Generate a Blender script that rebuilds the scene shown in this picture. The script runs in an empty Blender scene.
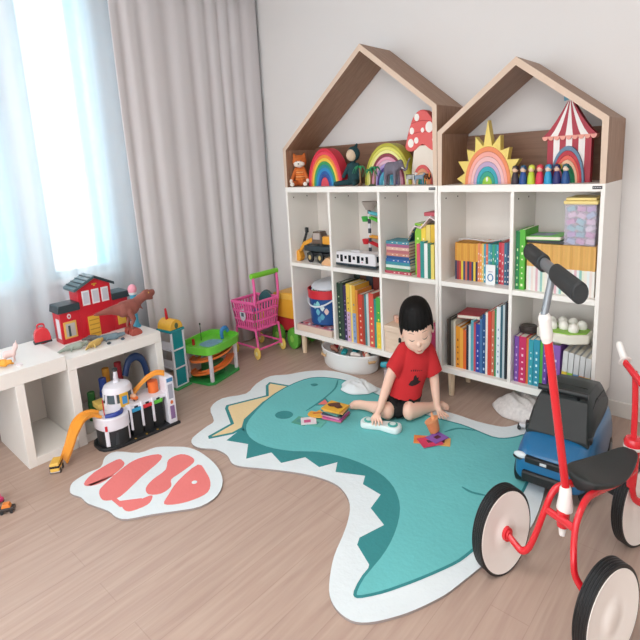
import bpy, bmesh, math, random
from mathutils import Vector, Matrix
from math import pi, sin, cos, radians
random.seed(7)
S = bpy.context.scene
C = S.collection
K = 1.41          # the toys' heights: measured heights are divided by this in the scaled things

# ------------------------------------------------------------------ materials
MATS = {}
def lin(h):
    h = h.lstrip('#'); o = []
    for i in (0, 2, 4):
        v = int(h[i:i+2], 16) / 255
        o.append(v/12.92 if v <= .04045 else ((v+.055)/1.055)**2.4)
    return o
def mat(h, rough=.5, var=.06, scale=14, bump=0., metal=0., coat=0., trans=0., name=None):
    key = (h, rough, var, scale, bump, metal, coat, trans)
    if key in MATS: return MATS[key]
    m = bpy.data.materials.new(name or 'paint_' + h.strip('#')); m.use_nodes = True
    nt = m.node_tree; b = nt.nodes['Principled BSDF']
    c = lin(h)
    n = nt.nodes.new('ShaderNodeTexNoise'); n.inputs['Scale'].default_value = scale; n.inputs['Detail'].default_value = 3
    tc = nt.nodes.new('ShaderNodeTexCoord'); nt.links.new(tc.outputs['Object'], n.inputs['Vector'])
    mx = nt.nodes.new('ShaderNodeMix'); mx.data_type = 'RGBA'
    mx.inputs[6].default_value = [max(0, x*(1-var)) for x in c] + [1]
    mx.inputs[7].default_value = [min(1, x*(1+var)) for x in c] + [1]
    nt.links.new(n.outputs['Fac'], mx.inputs[0]); nt.links.new(mx.outputs[2], b.inputs['Base Color'])
    b.inputs['Roughness'].default_value = rough; b.inputs['Metallic'].default_value = metal
    b.inputs['Coat Weight'].default_value = coat; b.inputs['Coat Roughness'].default_value = .15
    if trans:
        b.inputs['Transmission Weight'].default_value = trans
    if bump:
        n2 = nt.nodes.new('ShaderNodeTexNoise'); n2.inputs['Scale'].default_value = scale*12
        nt.links.new(tc.outputs['Object'], n2.inputs['Vector'])
        bp = nt.nodes.new('ShaderNodeBump'); bp.inputs['Strength'].default_value = bump; bp.inputs['Distance'].default_value = .004
        nt.links.new(n2.outputs['Fac'], bp.inputs['Height']); nt.links.new(bp.outputs[0], b.inputs['Normal'])
    MATS[key] = m
    return m
def plastic(h): return mat(h, .34, .03, 10)
def cloth(h): return mat(h, .9, .1, 40, .35)
def wood_mat(name, c1, c2, scale=(1.2, 1.2, 14), rough=.5, axis='Z', planks=None):
    m = bpy.data.materials.new(name); m.use_nodes = True
    nt = m.node_tree; b = nt.nodes['Principled BSDF']; L = nt.links
    tc = nt.nodes.new('ShaderNodeTexCoord'); mp = nt.nodes.new('ShaderNodeMapping')
    mp.inputs['Scale'].default_value = scale
    L.new(tc.outputs['Object'], mp.inputs['Vector'])
    n = nt.nodes.new('ShaderNodeTexNoise'); n.inputs['Scale'].default_value = 3; n.inputs['Detail'].default_value = 6
    n.inputs['Distortion'].default_value = .5
    L.new(mp.outputs[0], n.inputs['Vector'])
    cr = nt.nodes.new('ShaderNodeValToRGB')
    cr.color_ramp.elements[0].position = .3; cr.color_ramp.elements[0].color = lin(c1) + [1]
    cr.color_ramp.elements[1].position = .7; cr.color_ramp.elements[1].color = lin(c2) + [1]
    L.new(n.outputs['Fac'], cr.inputs[0]); out = cr.outputs[0]
    if planks:
        br = nt.nodes.new('ShaderNodeTexBrick'); mp2 = nt.nodes.new('ShaderNodeMapping')
        mp2.inputs['Rotation'].default_value = (0, 0, pi/2)
        L.new(tc.outputs['Object'], mp2.inputs['Vector']); L.new(mp2.outputs[0], br.inputs['Vector'])
        br.inputs['Scale'].default_value = 1; br.inputs['Brick Width'].default_value = planks[0]; br.inputs['Row Height'].default_value = planks[1]
        br.inputs['Mortar Size'].default_value = .0016; br.inputs['Mortar Smooth'].default_value = .3
        br.inputs['Color1'].default_value = (.965, .965, .965, 1); br.inputs['Color2'].default_value = (1.0, 1.0, 1.0, 1)
        br.inputs['Mortar'].default_value = (.86, .84, .83, 1); br.offset = .37
        mx = nt.nodes.new('ShaderNodeMix'); mx.data_type = 'RGBA'; mx.blend_type = 'MULTIPLY'; mx.inputs[0].default_value = 1
        L.new(out, mx.inputs[6]); L.new(br.outputs['Color'], mx.inputs[7]); out = mx.outputs[2]
    L.new(out, b.inputs['Base Color']); b.inputs['Roughness'].default_value = rough
    return m

# ------------------------------------------------------------------ mesh builder
class MB:
    def __init__(s): s.bm = bmesh.new()
    def _f(s, vs, mi):
        try: f = s.bm.faces.new(vs); f.material_index = mi; f.smooth = True
        except ValueError: pass
    def box(s, x0, x1, y0, y1, z0, z1, mi=0, M=None):
        c = [(x, y, z) for z in (z0, z1) for y in (y0, y1) for x in (x0, x1)]
        if M is not None: c = [M @ Vector(p) for p in c]
        v = [s.bm.verts.new(p) for p in c]
        for q in ((0, 2, 3, 1), (4, 5, 7, 6), (0, 1, 5, 4), (2, 6, 7, 3), (0, 4, 6, 2), (1, 3, 7, 5)):
            s._f([v[i] for i in q], mi)
        return s
    def cyl(s, p0, p1, r0, r1=None, n=16, mi=0, cap=True):
        r1 = r0 if r1 is None else r1
        p0, p1 = Vector(p0), Vector(p1); d = (p1-p0).normalized()
        a = d.orthogonal().normalized(); b = d.cross(a)
        A = [s.bm.verts.new(p0 + r0*(cos(t)*a + sin(t)*b)) for t in [2*pi*i/n for i in range(n)]]
        B = [s.bm.verts.new(p1 + r1*(cos(t)*a + sin(t)*b)) for t in [2*pi*i/n for i in range(n)]]
        for i in range(n): s._f([A[i], A[(i+1) % n], B[(i+1) % n], B[i]], mi)
        if cap: s._f(A[::-1], mi); s._f(B, mi)
        return s
    def ell(s, c, r, n=14, mi=0, M=None):
        if isinstance(r, (int, float)): r = (r, r, r)
        c = Vector(c); rows = []
        for i in range(n//2+1):
            ph = pi*i/(n//2); ring = []
            for j in range(n):
                th = 2*pi*j/n
                p = Vector((r[0]*sin(ph)*cos(th), r[1]*sin(ph)*sin(th), r[2]*cos(ph)))
                if M is not None: p = M @ p
                ring.append(c+p)
                if i in (0, n//2): break
            rows.append([s.bm.verts.new(p) for p in ring])
        for i in range(n//2):
            a, b = rows[i], rows[i+1]
            for j in range(n):
                k = (j+1) % n
                if len(a) == 1: s._f([a[0], b[j], b[k]], mi)
                elif len(b) == 1: s._f([a[j], b[0], a[k]], mi)
                else: s._f([a[j], b[j], b[k], a[k]], mi)
        return s
    def cap(s, p0, p1, r0, r1=None, n=12, mi=0):
        r1 = r0 if r1 is None else r1
        s.cyl(p0, p1, r0, r1, n, mi); s.ell(p0, r0, n, mi); s.ell(p1, r1, n, mi); return s
    def tube(s, pts, r, n=8, mi=0, closed=False, sub=4, caps=True):
        pts = [Vector(p) for p in pts]
        if sub > 1 and len(pts) > 2: pts = smooth_path(pts, sub, closed)
        rs = r if isinstance(r, list) else None
        N = len(pts); rings = []; up = None
        for i, p in enumerate(pts):
            if closed: d = pts[(i+1) % N] - pts[i-1]
            else: d = pts[min(i+1, N-1)] - pts[max(i-1, 0)]
            d.normalize()
            if up is None: up = d.orthogonal().normalized()
            up = (up - d*up.dot(d)).normalized(); w = d.cross(up)
            rr = rs[0] + (rs[1]-rs[0])*i/(N-1) if rs else r
            rings.append([s.bm.verts.new(p + rr*(cos(2*pi*k/n)*up + sin(2*pi*k/n)*w)) for k in range(n)])
        for i in range(N if closed else N-1):
            A, B = rings[i], rings[(i+1) % N]
            for k in range(n): s._f([A[k], A[(k+1) % n], B[(k+1) % n], B[k]], mi)
        if not closed and caps: s._f(rings[0][::-1], mi); s._f(rings[-1], mi)
        return s
    def prism(s, poly, fn, t0, t1, mi=0, mf=None):
        """poly in 2D, fn(a, b, t) -> 3D point; extruded from t0 to t1; mf = material of the t0 face"""
        A = [s.bm.verts.new(fn(a, b, t0)) for a, b in poly]; B = [s.bm.verts.new(fn(a, b, t1)) for a, b in poly]
        n = len(poly)
        s._f(A[::-1], mi if mf is None else mf); s._f(B, mi)
        for i in range(n): s._f([A[i], A[(i+1) % n], B[(i+1) % n], B[i]], mi)
        return s
    def lathe(s, prof, c=(0, 0, 0), n=24, mi=0, sx=1, sy=1, ax='z'):
        c = Vector(c); rings = []
        for r, z in prof:
            ring = []
            for k in range(n):
                t = 2*pi*k/n; p = (r*cos(t)*sx, r*sin(t)*sy, z)
                if ax == 'x': p = (p[2], p[0], p[1])
                if ax == 'y': p = (p[1], p[2], p[0])
                ring.append(s.bm.verts.new(c + Vector(p)))
            rings.append(ring)
        for i in range(len(rings)-1):
            for k in range(n): s._f([rings[i][k], rings[i][(k+1) % n], rings[i+1][(k+1) % n], rings[i+1][k]], mi)
        if prof[0][0] > 1e-6: s._f(rings[0][::-1], mi)
        if prof[-1][0] > 1e-6: s._f(rings[-1], mi)
        return s
    def arch(s, r0, r1, y0, y1, z0=0, cx=0, ez=1., n=24, mi=0):
        """half ring standing in the xz plane"""
        P = [(cx + r1*cos(pi*i/n), z0 + r1*ez*sin(pi*i/n)) for i in range(n+1)]
        Q = [(cx + r0*cos(pi*i/n), z0 + r0*ez*sin(pi*i/n)) for i in range(n+1)] if r0 > 0 else None
        if Q is None: return s.prism(P, lambda a, b, t: (a, t, b), y0, y1, mi)
        rings = []
        for y in (y0, y1): rings.append(([s.bm.verts.new((a, y, b)) for a, b in P], [s.bm.verts.new((a, y, b)) for a, b in Q]))
        (a0, b0), (a1, b1) = rings
        for i in range(n):
            s._f([a0[i], a0[i+1], b0[i+1], b0[i]], mi); s._f([a1[i+1], a1[i], b1[i], b1[i+1]], mi)
            s._f([a0[i+1], a0[i], a1[i], a1[i+1]], mi); s._f([b0[i], b0[i+1], b1[i+1], b1[i]], mi)
        for i in (0, n): s._f([a0[i], b0[i], b1[i], a1[i]], mi)
        return s
    def xform(s, M):
        bmesh.ops.transform(s.bm, matrix=M, verts=s.bm.verts); return s
    def build(s, name, mats, parent=None, bevel=0, angle=38, flat=False, fix=True, sub=0, remesh=0, smooth_it=0, seg=2):
        if fix: bmesh.ops.recalc_face_normals(s.bm, faces=s.bm.faces)
        me = bpy.data.meshes.new(name); s.bm.to_mesh(me); s.bm.free()
        for m in (mats if isinstance(mats, (list, tuple)) else [mats]): me.materials.append(m)
        o = bpy.data.objects.new(name, me); C.objects.link(o)
        if remesh:
            r = o.modifiers.new('r', 'REMESH'); r.mode = 'VOXEL'; r.voxel_size = remesh; r.use_smooth_shade = True
            if smooth_it:
                q = o.modifiers.new('s', 'SMOOTH'); q.iterations = smooth_it; q.factor = .5
            bpy.context.view_layer.update()
            dg = bpy.context.evaluated_depsgraph_get()
            nm = bpy.data.meshes.new_from_object(o.evaluated_get(dg)); o.modifiers.clear()
            for p in nm.polygons: p.use_smooth = True
            if not nm.materials:
                for m in me.materials: nm.materials.append(m)
            o.data = nm
        else:
            if not flat: me.set_sharp_from_angle(angle=radians(angle))
            else:
                for p in me.polygons: p.use_smooth = False
            if bevel:
                b = o.modifiers.new('bevel', 'BEVEL'); b.width = bevel; b.segments = seg; b.limit_method = 'ANGLE'; b.angle_limit = radians(40)
                b.harden_normals = False
            if sub:
                q = o.modifiers.new('sub', 'SUBSURF'); q.levels = sub; q.render_levels = sub
        if parent: o.parent = parent
        return o
def smooth_path(pts, sub, closed=False):
    out = []; N = len(pts)
    rng = range(N if closed else N-1)
    for i in rng:
        if closed: p0, p1, p2, p3 = pts[i-1], pts[i], pts[(i+1) % N], pts[(i+2) % N]
        else: p0, p1, p2, p3 = pts[max(i-1, 0)], pts[i], pts[i+1], pts[min(i+2, N-1)]
        for k in range(sub):
            t = k/sub
            out.append(.5*((2*p1) + (-p0+p2)*t + (2*p0-5*p1+4*p2-p3)*t*t + (-p0+3*p1-3*p2+p3)*t**3))
    if not closed: out.append(pts[-1])
    return out
def tag(o, label, cat, group=None, kind=None):
    o['label'] = label; o['category'] = cat
    if group: o['group'] = group
    if kind: o['kind'] = kind
    return o
def thing(name, label, cat, loc=(0, 0, 0), rz=0, group=None, k=True):
    o = bpy.data.objects.new(name, None); C.objects.link(o); o.empty_display_size = .05
    o.location = loc; o.rotation_euler = (0, 0, rz)
    if k: o.scale = (1, 1, K)
    return tag(o, label, cat, group)
def struct(name, mb, m, **kw):
    o = mb.build(name, m, **kw); o['kind'] = 'structure'; return o
def put(o, loc, rz=0, k=True):
    o.location = loc; o.rotation_euler = (0, 0, rz)
    if k: o.scale = (1, 1, K)
    return o
def XZ(a, b, t): return (a, t, b)
def YZ(a, b, t): return (t, a, b)
def XY(a, b, t): return (a, b, t)
def smooth2(poly, sub=3):
    return [(p.x, p.y) for p in smooth_path([Vector((a, b, 0)) for a, b in poly], sub, True)]
# ------------------------------------------------------------------ the room
WY = .326
m_wall = mat('#e4e1df', .85, .015, 3, .05)
m_white = mat('#f3efe9', .42, .01, 5)
m_frame = mat('#c9e8ee', .35, .02, 5)  # frame tinted pale cyan to imitate the colour fringe around the glaring panes
floor_m = wood_mat('floor_planks', '#b2988a', '#c2aa9b', (14, 1.0, 1), .42, planks=(1.2, .12))
struct('floor', MB().box(-.76, 4.0, -5.2, WY+.1, -.1, 0), floor_m, flat=True)
struct('wall_back', MB().box(-.8, 4.0, WY, WY+.1, 0, 2.78), m_wall, flat=True)
w = MB()
Y1 = (-1.40, -.95); Y2 = (-2.16, -1.53); ZB, ZT = .77, 2.62
for a, b, z0, z1 in ((-5.2, Y2[0], 0, 2.78), (Y2[1], Y1[0], ZB, ZT), (Y1[1], WY, 0, 2.78), (Y2[0], Y1[1], 0, ZB), (Y2[0], Y1[1], ZT, 2.78)):
    w.box(-.8, -.7, a, b, z0, z1)
struct('wall_left', w, m_wall, flat=True)
struct('wall_right', MB().box(4.0, 4.1, -5.2, WY+.1, 0, 2.78), m_wall, flat=True)
struct('ceiling', MB().box(-.8, 4.1, -5.2, WY+.1, 2.78, 2.88), m_wall, flat=True)
struct('baseboard_back', MB().box(-.7, 4.0, WY-.012, WY, 0, .085), mat('#dcd8d2', .5, .02), bevel=.003)
struct('baseboard_left', MB().box(-.7, -.688, -5.2, WY-.012, 0, .085), mat('#dcd8d2', .5, .02), bevel=.003)
glass = bpy.data.materials.new('window_glass'); glass.use_nodes = True
nt = glass.node_tree; nt.nodes.clear()
o_ = nt.nodes.new('ShaderNodeOutputMaterial'); mx = nt.nodes.new('ShaderNodeMixShader'); tr = nt.nodes.new('ShaderNodeBsdfTransparent'); gl = nt.nodes.new('ShaderNodeBsdfGlossy')
gl.inputs['Roughness'].default_value = .03; mx.inputs[0].default_value = .06
nt.links.new(tr.outputs[0], mx.inputs[1]); nt.links.new(gl.outputs[0], mx.inputs[2]); nt.links.new(mx.outputs[0], o_.inputs[0])
fringe_mat = bpy.data.materials.new('cyan_fringe_strip'); fringe_mat.use_nodes = True; nt = fringe_mat.node_tree; nt.nodes.clear()  # added cyan strips that paint the glare's colour fringe along the pane edges
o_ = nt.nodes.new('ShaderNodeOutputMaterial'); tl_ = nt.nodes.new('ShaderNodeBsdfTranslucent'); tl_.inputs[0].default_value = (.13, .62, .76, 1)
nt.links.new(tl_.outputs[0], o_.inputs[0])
for n, (a, b) in enumerate((Y1, Y2)):
    f = MB(); t = .05
    f.box(-.79, -.70, a, a+t, ZB, ZT).box(-.79, -.70, b-t, b, ZB, ZT).box(-.79, -.70, a+t, b-t, ZB, ZB+t).box(-.79, -.70, a+t, b-t, ZT-t, ZT)
    o = struct('window_%d' % (n+1), f, m_frame, bevel=.004)
    MB().box(-.762, -.757, a+t, b-t, ZB+t, ZT-t).build('window_glass', glass, o, flat=True)
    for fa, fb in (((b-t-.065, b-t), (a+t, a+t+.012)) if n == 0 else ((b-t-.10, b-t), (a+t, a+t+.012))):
        MB().box(-.756, -.755, fa, fb, ZB+t, ZT-t).build('cyan_fringe_strip', fringe_mat, o, flat=True)
    MB().box(-.70, -.66, a-.03, b+.03, ZB-.03, ZB).build('window_sill', m_white, o, bevel=.004)

def curtain_mat(name, col, transp, transl):
    m = bpy.data.materials.new(name); m.use_nodes = True; nt = m.node_tree; nt.nodes.clear(); L = nt.links
    out = nt.nodes.new('ShaderNodeOutputMaterial')
    d = nt.nodes.new('ShaderNodeBsdfDiffuse'); t = nt.nodes.new('ShaderNodeBsdfTranslucent'); x = nt.nodes.new('ShaderNodeBsdfTransparent')
    n = nt.nodes.new('ShaderNodeTexNoise'); n.inputs['Scale'].default_value = 6
    r = nt.nodes.new('ShaderNodeValToRGB'); c = lin(col)
    r.color_ramp.elements[0].color = [v*.96 for v in c]+[1]; r.color_ramp.elements[1].color = c+[1]
    L.new(n.outputs['Fac'], r.inputs[0]); L.new(r.outputs[0], d.inputs[0]); L.new(r.outputs[0], t.inputs[0])
    a = nt.nodes.new('ShaderNodeMixShader'); b = nt.nodes.new('ShaderNodeMixShader')
    a.inputs[0].default_value = transl; b.inputs[0].default_value = transp
    L.new(d.outputs[0], a.inputs[1]); L.new(t.outputs[0], a.inputs[2]); L.new(a.outputs[0], b.inputs[1]); L.new(x.outputs[0], b.inputs[2]); L.new(b.outputs[0], out.inputs[0])
    return m
def curtain(name, y0, y1, x, amp, lam, m, label, seed):
    rnd = random.Random(seed); b = MB(); n = int((y1-y0)/.008); cols = []
    ph = 0; rows = 9; ys = []
    for i in range(n+1):
        y = y0 + (y1-y0)*i/n
        ph += 2*pi*.008/(lam*(1+.35*sin(y*7+seed)))
        ys.append((y, ph))
    for j in range(rows):
        z = .012 + (2.765-.012)*j/(rows-1); u = 1-j/(rows-1)
        col = []
        for y, p in ys:
            a = amp*(.75+.25*u)
            col.append(b.bm.verts.new((x + a*(sin(p)+.22*sin(2*p+1.2)) + .012*u*sin(y*4.3+seed), y + .012*u*sin(p*.5+2*z), z)))
        cols.append(col)
    for j in range(rows-1):
        for i in range(n): b._f([cols[j][i], cols[j][i+1], cols[j+1][i+1], cols[j+1][i]], 0)
    o = b.build(name, m, angle=180)
    s = o.modifiers.new('s', 'SOLIDIFY'); s.thickness = .0015
    return tag(o, label, 'curtain')
curtain('sheer_curtain', -4.6, -.78, -.575, .02, .17, curtain_mat('sheer_weave', '#e8ecf0', .52, .40), 'thin white sheer curtain glowing in front of the bright windows', 1)
curtain('pleated_curtain', -.90, WY-.03, -.50, .010, .15, curtain_mat('pleated_weave', '#e4e0e2', .0, .08), 'pale grey pleated curtain hanging in the corner behind pink cart and green garage', 5)
o = MB().box(-.62, -.44, -5.1, WY-.02, 2.766, 2.78).build('curtain_track', m_white, flat=True); tag(o, 'white ceiling track that carries both curtains along the window wall', 'curtain track')

# ------------------------------------------------------------------ bookcases
m_in = mat('#eae3dc', .5, .012, 5)
oak_out = wood_mat('oak_outside', '#8f6c55', '#a5836b', (3, 22, 3), .5)
oak_rail = wood_mat('oak_rail', '#7d5b46', '#916d56', (1.2, 3, 20), .5)
oak_edge = mat('#d6bda8', .5, .05, 30)
birch = wood_mat('birch_leg', '#dcc3a4', '#e6d2b6', (8, 8, 1), .5)
m_hole = mat('#3a322e', .6, .05)
def bookcase(name, label, X0, W, cols, zb, zm, zt, prof, rail, legs):
    r = thing(name, label, 'bookcase', (X0, 0, 0), 0, k=False)
    D = .318; t = .018; tz = .027
    for x in (0, W-t): MB().box(x, x+t, 0, D, zb, zt).build('side_panel', m_white, r, bevel=.0015)
    MB().box(t, W-t, 0, D, zt-.036, zt).build('top_board', m_white, r, bevel=.0015)
    MB().box(t, W-t, 0, D, zb, zb+.036).build('bottom_board', m_white, r, bevel=.0015)
    MB().box(t, W-t, D-.008, D, zb+.036, zt-.036).build('back_panel', m_in, r, flat=True)
    cw = W/cols
    for i in range(1, cols): MB().box(i*cw-t/2, i*cw+t/2, 0, D-.008, zb+.036, zt-.036).build('divider', m_white, r, bevel=.0015)
    for i in range(cols):
        a = i*cw + (t if i == 0 else t/2); b = (i+1)*cw - (t if i == cols-1 else t/2)
        MB().box(a, b, .002, D-.008, zm-tz, zm).build('shelf', m_white, r, bevel=.0015)
        for x, s in ((a, 1), (b, -1)):
            for zz in (zt-.075,):
                for yy in (.06, .20): MB().cyl((x-.001*s, yy, zz), (x+.0015*s, yy, zz), .0045, n=10).build('screw_hole', m_hole, r)
    # the wooden house on top
    P, t2 = prof, .024
    def inner(P):
        out = []
        for i, p in enumerate(P):
            p = Vector(p)
            if i == 0 or i == len(P)-1:
                out.append(Vector((p.x + (t2 if i == 0 else -t2), p.y))); continue
            d1 = (p-Vector(P[i-1])).normalized(); d2 = (Vector(P[i+1])-p).normalized()
            n1 = Vector((d1.y, -d1.x)); n2 = Vector((d2.y, -d2.x)); m = (n1+n2).normalized()
            tt = t2*(1.3 if i == 2 else 1.15)
            out.append(p + m*(tt/max(.3, m.dot(n1))))
        return out
    Q = inner(P)
    for i in range(4):
        quad = [tuple(P[i]), tuple(P[i+1]), tuple(Q[i+1]), tuple(Q[i])]
        MB().prism(quad, XZ, 0, D, 0, 1).build('roof_panel' if i in (1, 2) else 'house_post', [oak_out, oak_edge], r, flat=True)
    MB().box(t2, W-t2, D-.018, D, zt, rail).build('back_rail', oak_rail, r, bevel=.001)
    for x, y in legs:
        MB().cyl((x, y, 0), (x, y, zb), .016, .022, 20).build('leg', birch, r)
    p = MB().box(W-.052, W-.012, -.0015, .001, zt-.024, zt-.010).build('name_plate', mat('#2b2b2d', .4, .02), r)
    for k in range(5):
        MB().box(W-.048+k*.007, W-.044+k*.007, -.0022, -.0014, zt-.019, zt-.015).build('plate_mark', mat('#bdbdbd', .4, .02), p)
    return r
ZBOT, ZMID, ZTOP = .154, .703, 1.243
bookcase('house_bookcase', 'white three-column bookcase with lopsided wooden house frame, nearest the curtain', 0, 1.2, 3, ZBOT, ZMID, ZTOP,
         [(0, ZTOP), (0, 1.510), (.698, 2.074), (1.2, 1.673), (1.2, ZTOP)], 1.515, [(.05, .05), (1.15, .05), (.05, .27), (1.15, .27)])
bookcase('house_bookcase', 'white two-column bookcase with wooden house frame holding sun and circus toys', 1.203, .828, 2, ZBOT, ZMID, ZTOP,
         [(0, ZTOP), (0, 1.531), (.418, 1.846), (.828, 1.531), (.828, ZTOP)], 1.506, [(.055, .05), (.773, .05), (.055, .27), (.773, .27)])
SH1 = ZMID      # tops of the three levels
SH0 = ZBOT+.036

# ------------------------------------------------------------------ low shelves by the window
def lowcube(): pass
r = thing('low_table', 'long white thick-topped table with open cube, at left under the windows', 'table', (0, 0, 0), k=False)
m_lo = mat('#eeebe6', .45, .01, 5)
MB().box(-.43, -.007, -3.4, -1.617, .435, .509).build('table_top', m_lo, r, bevel=.002)
MB().box(-.43, -.007, -1.857, -1.817, 0, .435).build('side_panel', m_lo, r, bevel=.002)
MB().box(-.43, -.007, -3.4, -3.36, 0, .435).build('side_panel', m_lo, r, bevel=.002)
MB().box(-.42, -.007, -1.817, -1.617, 0, .045).build('bottom_board', m_lo, r, bevel=.002)
MB().box(-.43, -.42, -1.817, -1.617, .045, .435).build('back_panel', m_in, r, flat=True)
r = thing('cube_shelf', 'low white open shelf carrying the red fire station, beside the long table', 'shelf', (0, 0, 0), k=False)
MB().box(-.43, -.007, -1.614, -1.082, .424, .487).build('top_board', m_lo, r, bevel=.002)
MB().box(-.43, -.007, -1.614, -1.570, 0, .424).build('side_panel', m_lo, r, bevel=.002)
MB().box(-.43, -.007, -1.122, -1.082, 0, .424).build('side_panel', m_lo, r, bevel=.002)
MB().box(-.43, -.022, -1.570, -1.122, 0, .045).build('bottom_board', m_lo, r, bevel=.002)
MB().box(-.43, -.42, -1.570, -1.122, .045, .424).build('back_panel', m_in, r, flat=True)
# ------------------------------------------------------------------ rugs
def offset(poly, d):
    """inset a polygon (given in any winding) by d"""
    n = len(poly); a = sum(poly[i][0]*poly[(i+1) % n][1]-poly[(i+1) % n][0]*poly[i][1] for i in range(n)); s = 1 if a > 0 else -1
    out = []
    for i in range(n):
        p0, p1, p2 = Vector(poly[i-1]), Vector(poly[i]), Vector(poly[(i+1) % n])
        e1 = (p1-p0).normalized(); e2 = (p2-p1).normalized()
        n1 = Vector((-e1.y, e1.x))*s; n2 = Vector((-e2.y, e2.x))*s; m = (n1+n2)
        if m.length < 1e-4: m = n1
        m.normalize(); q = p1 + m*(d/max(.5, m.dot(n1))); out.append((q.x, q.y))
    return out
def flat(b, poly, z, mi): b._f([b.bm.verts.new((x, y, z)) for x, y in poly], mi)
def ribbon(b, pts, w, z, mi):
    P = smooth_path([Vector((x, y, 0)) for x, y in pts], 5); A, B = [], []
    for i, p in enumerate(P):
        d = (P[min(i+1, len(P)-1)] - P[max(i-1, 0)]).normalized(); t = w*(.4+.6*min(1, min(i, len(P)-1-i)/3))
        A.append(b.bm.verts.new((p.x-d.y*t/2, p.y+d.x*t/2, z))); B.append(b.bm.verts.new((p.x+d.y*t/2, p.y-d.x*t/2, z)))
    for i in range(len(P)-1): b._f([A[i], A[i+1], B[i+1], B[i]], mi)
def ovalp(c, a, bb, rot=0, n=28):
    return [(c[0]+a*cos(t)*cos(rot)-bb*sin(t)*sin(rot), c[1]+a*cos(t)*sin(rot)+bb*sin(t)*cos(rot)) for t in [2*pi*i/n for i in range(n)]]
RUG_OUT = [(0.414, -1.201), (0.377, -1.085), (0.358, -1.023), (0.215, -0.942), (0.169, -0.82), (0.24, -0.69), (0.185, -0.56), (0.169, -0.42), (0.25, -0.33), (0.31, -0.226), (0.418, -0.13), (0.564, -0.097), (0.71, -0.11), (0.86, -0.145), (1.02, -0.15), (1.18, -0.16), (1.329, -0.172), (1.427, -0.172), (1.514, -0.176), (1.602, -0.165), (1.664, -0.14), (1.719, -0.054), (1.786, 0.002), (1.904, -0.124), (1.954, -0.394), (2.001, -0.613), (2.02, -0.828), (1.975, -0.99), (1.955, -1.09), (1.935, -1.184), (1.914, -1.269), (1.871, -1.371), (1.827, -1.445), (1.782, -1.501), (1.737, -1.528), (1.679, -1.526), (1.627, -1.5), (1.582, -1.448), (1.529, -1.362), (1.491, -1.268), (1.451, -1.183), (1.40, -1.109), (1.33, -1.06), (1.257, -1.042), (1.16, -1.055), (1.05, -1.095), (0.928, -1.156), (0.829, -1.21), (0.769, -1.221), (0.694, -1.193), (0.607, -1.195), (0.536, -1.234), (0.47, -1.24)]
BODY = [(0.393, -0.326), (0.44, -0.25), (0.52, -0.205), (0.62, -0.18), (0.757, -0.195), (0.92, -0.225), (1.08, -0.235), (1.22, -0.27), (1.35, -0.265), (1.468, -0.252), (1.551, -0.259), (1.646, -0.272), (1.70, -0.25), (1.739, -0.20), (1.775, -0.149), (1.84, -0.21), (1.887, -0.298), (1.925, -0.591), (1.937, -0.879), (1.907, -1.034), (1.892, -1.108), (1.865, -1.177), (1.826, -1.261), (1.787, -1.336), (1.756, -1.389), (1.716, -1.442), (1.695, -1.455), (1.678, -1.438), (1.661, -1.37), (1.655, -1.271), (1.641, -1.188), (1.612, -1.098), (1.567, -1.009), (1.509, -0.943), (1.443, -0.897), (1.356, -0.868), (1.25, -0.862), (1.139, -0.878), (1.032, -0.918), (0.94, -0.981), (0.843, -1.023), (0.745, -1.039), (0.651, -1.025), (0.569, -0.98), (0.501, -0.898), (0.412, -0.691), (0.378, -0.492)]
HORN = [(0.41, -0.44), (0.237, -0.488), (0.256, -0.538), (0.363, -0.634), (0.265, -0.863), (0.293, -0.895), (0.461, -0.986), (0.469, -1.143), (0.496, -1.158), (0.562, -1.047), (0.561, -0.968), (0.50, -0.90), (0.43, -0.70)]
SPK = [(0.52, -0.93), (0.549, -0.968), (0.583, -1.11), (0.702, -1.064), (0.796, -1.156), (0.855, -1.044), (0.959, -1.077), (1.018, -0.973), (1.126, -0.992), (1.168, -0.91), (1.21, -0.974), (1.335, -0.916), (1.363, -0.97), (1.465, -0.981), (1.482, -1.075), (1.58, -1.122), (1.546, -1.234), (1.561, -1.268), (1.651, -1.316), (1.683, -1.383)]
SPK0 = [(0.431, -0.78), (0.402, -0.899), (0.47, -0.925), (0.50, -1.02), (0.60, -0.98), (0.50, -0.80)]
pile = lambda h: mat(h, .95, .07, 5, .5)
m_rw, m_rt, m_rd, m_ry, m_rp = pile('#e3ecef'), pile('#6cc0c1'), pile('#388b8e'), pile('#efd6a4'), pile('#ea7f7c')
m_rb = mat('#9a8f8c', .9)
b = MB(); out = smooth2(RUG_OUT, 3)
b.prism(out, XY, .001, .010, 5)
flat(b, out, .0102, 0)
flat(b, SPK0, .0106, 2)
flat(b, SPK + [(1.76, -1.38), (1.73, -1.2), (1.67, -1.03), (1.55, -.90), (1.40, -.82), (1.2, -.82), (1.0, -.86), (.84, -.95), (.74, -.98), (.62, -.96), (.56, -.92)], .0106, 2)
flat(b, HORN, .0108, 2); flat(b, offset(HORN, .018), .0111, 3)
bs = smooth2(BODY, 2); flat(b, bs, .0114, 2); flat(b, offset(bs, .011), .0117, 1)
flat(b, ovalp((.634, -.741), .052, .046, .4), .0121, 2); flat(b, ovalp((.507, -.348), .024, .018, .5), .0121, 2)
flat(b, [(.704, -.555), (.69, -.446), (.778, -.497)], .0121, 2); flat(b, [(.706, -.535), (.698, -.462), (.758, -.497)], .0124, 4)
ribbon(b, [(.584, -.203), (.649, -.309), (.68, -.43), (.697, -.55), (.704, -.635)], .012, .0121, 2)
ribbon(b, [(1.557, -.272), (1.479, -.302), (1.438, -.376)], .014, .0121, 2)
ribbon(b, [(1.71, -.729), (1.759, -.738), (1.824, -.718)], .013, .0121, 2)
o = b.build('dinosaur_rug', [m_rw, m_rt, m_rd, m_ry, m_rp, m_rb], flat=True, fix=False)
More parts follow.
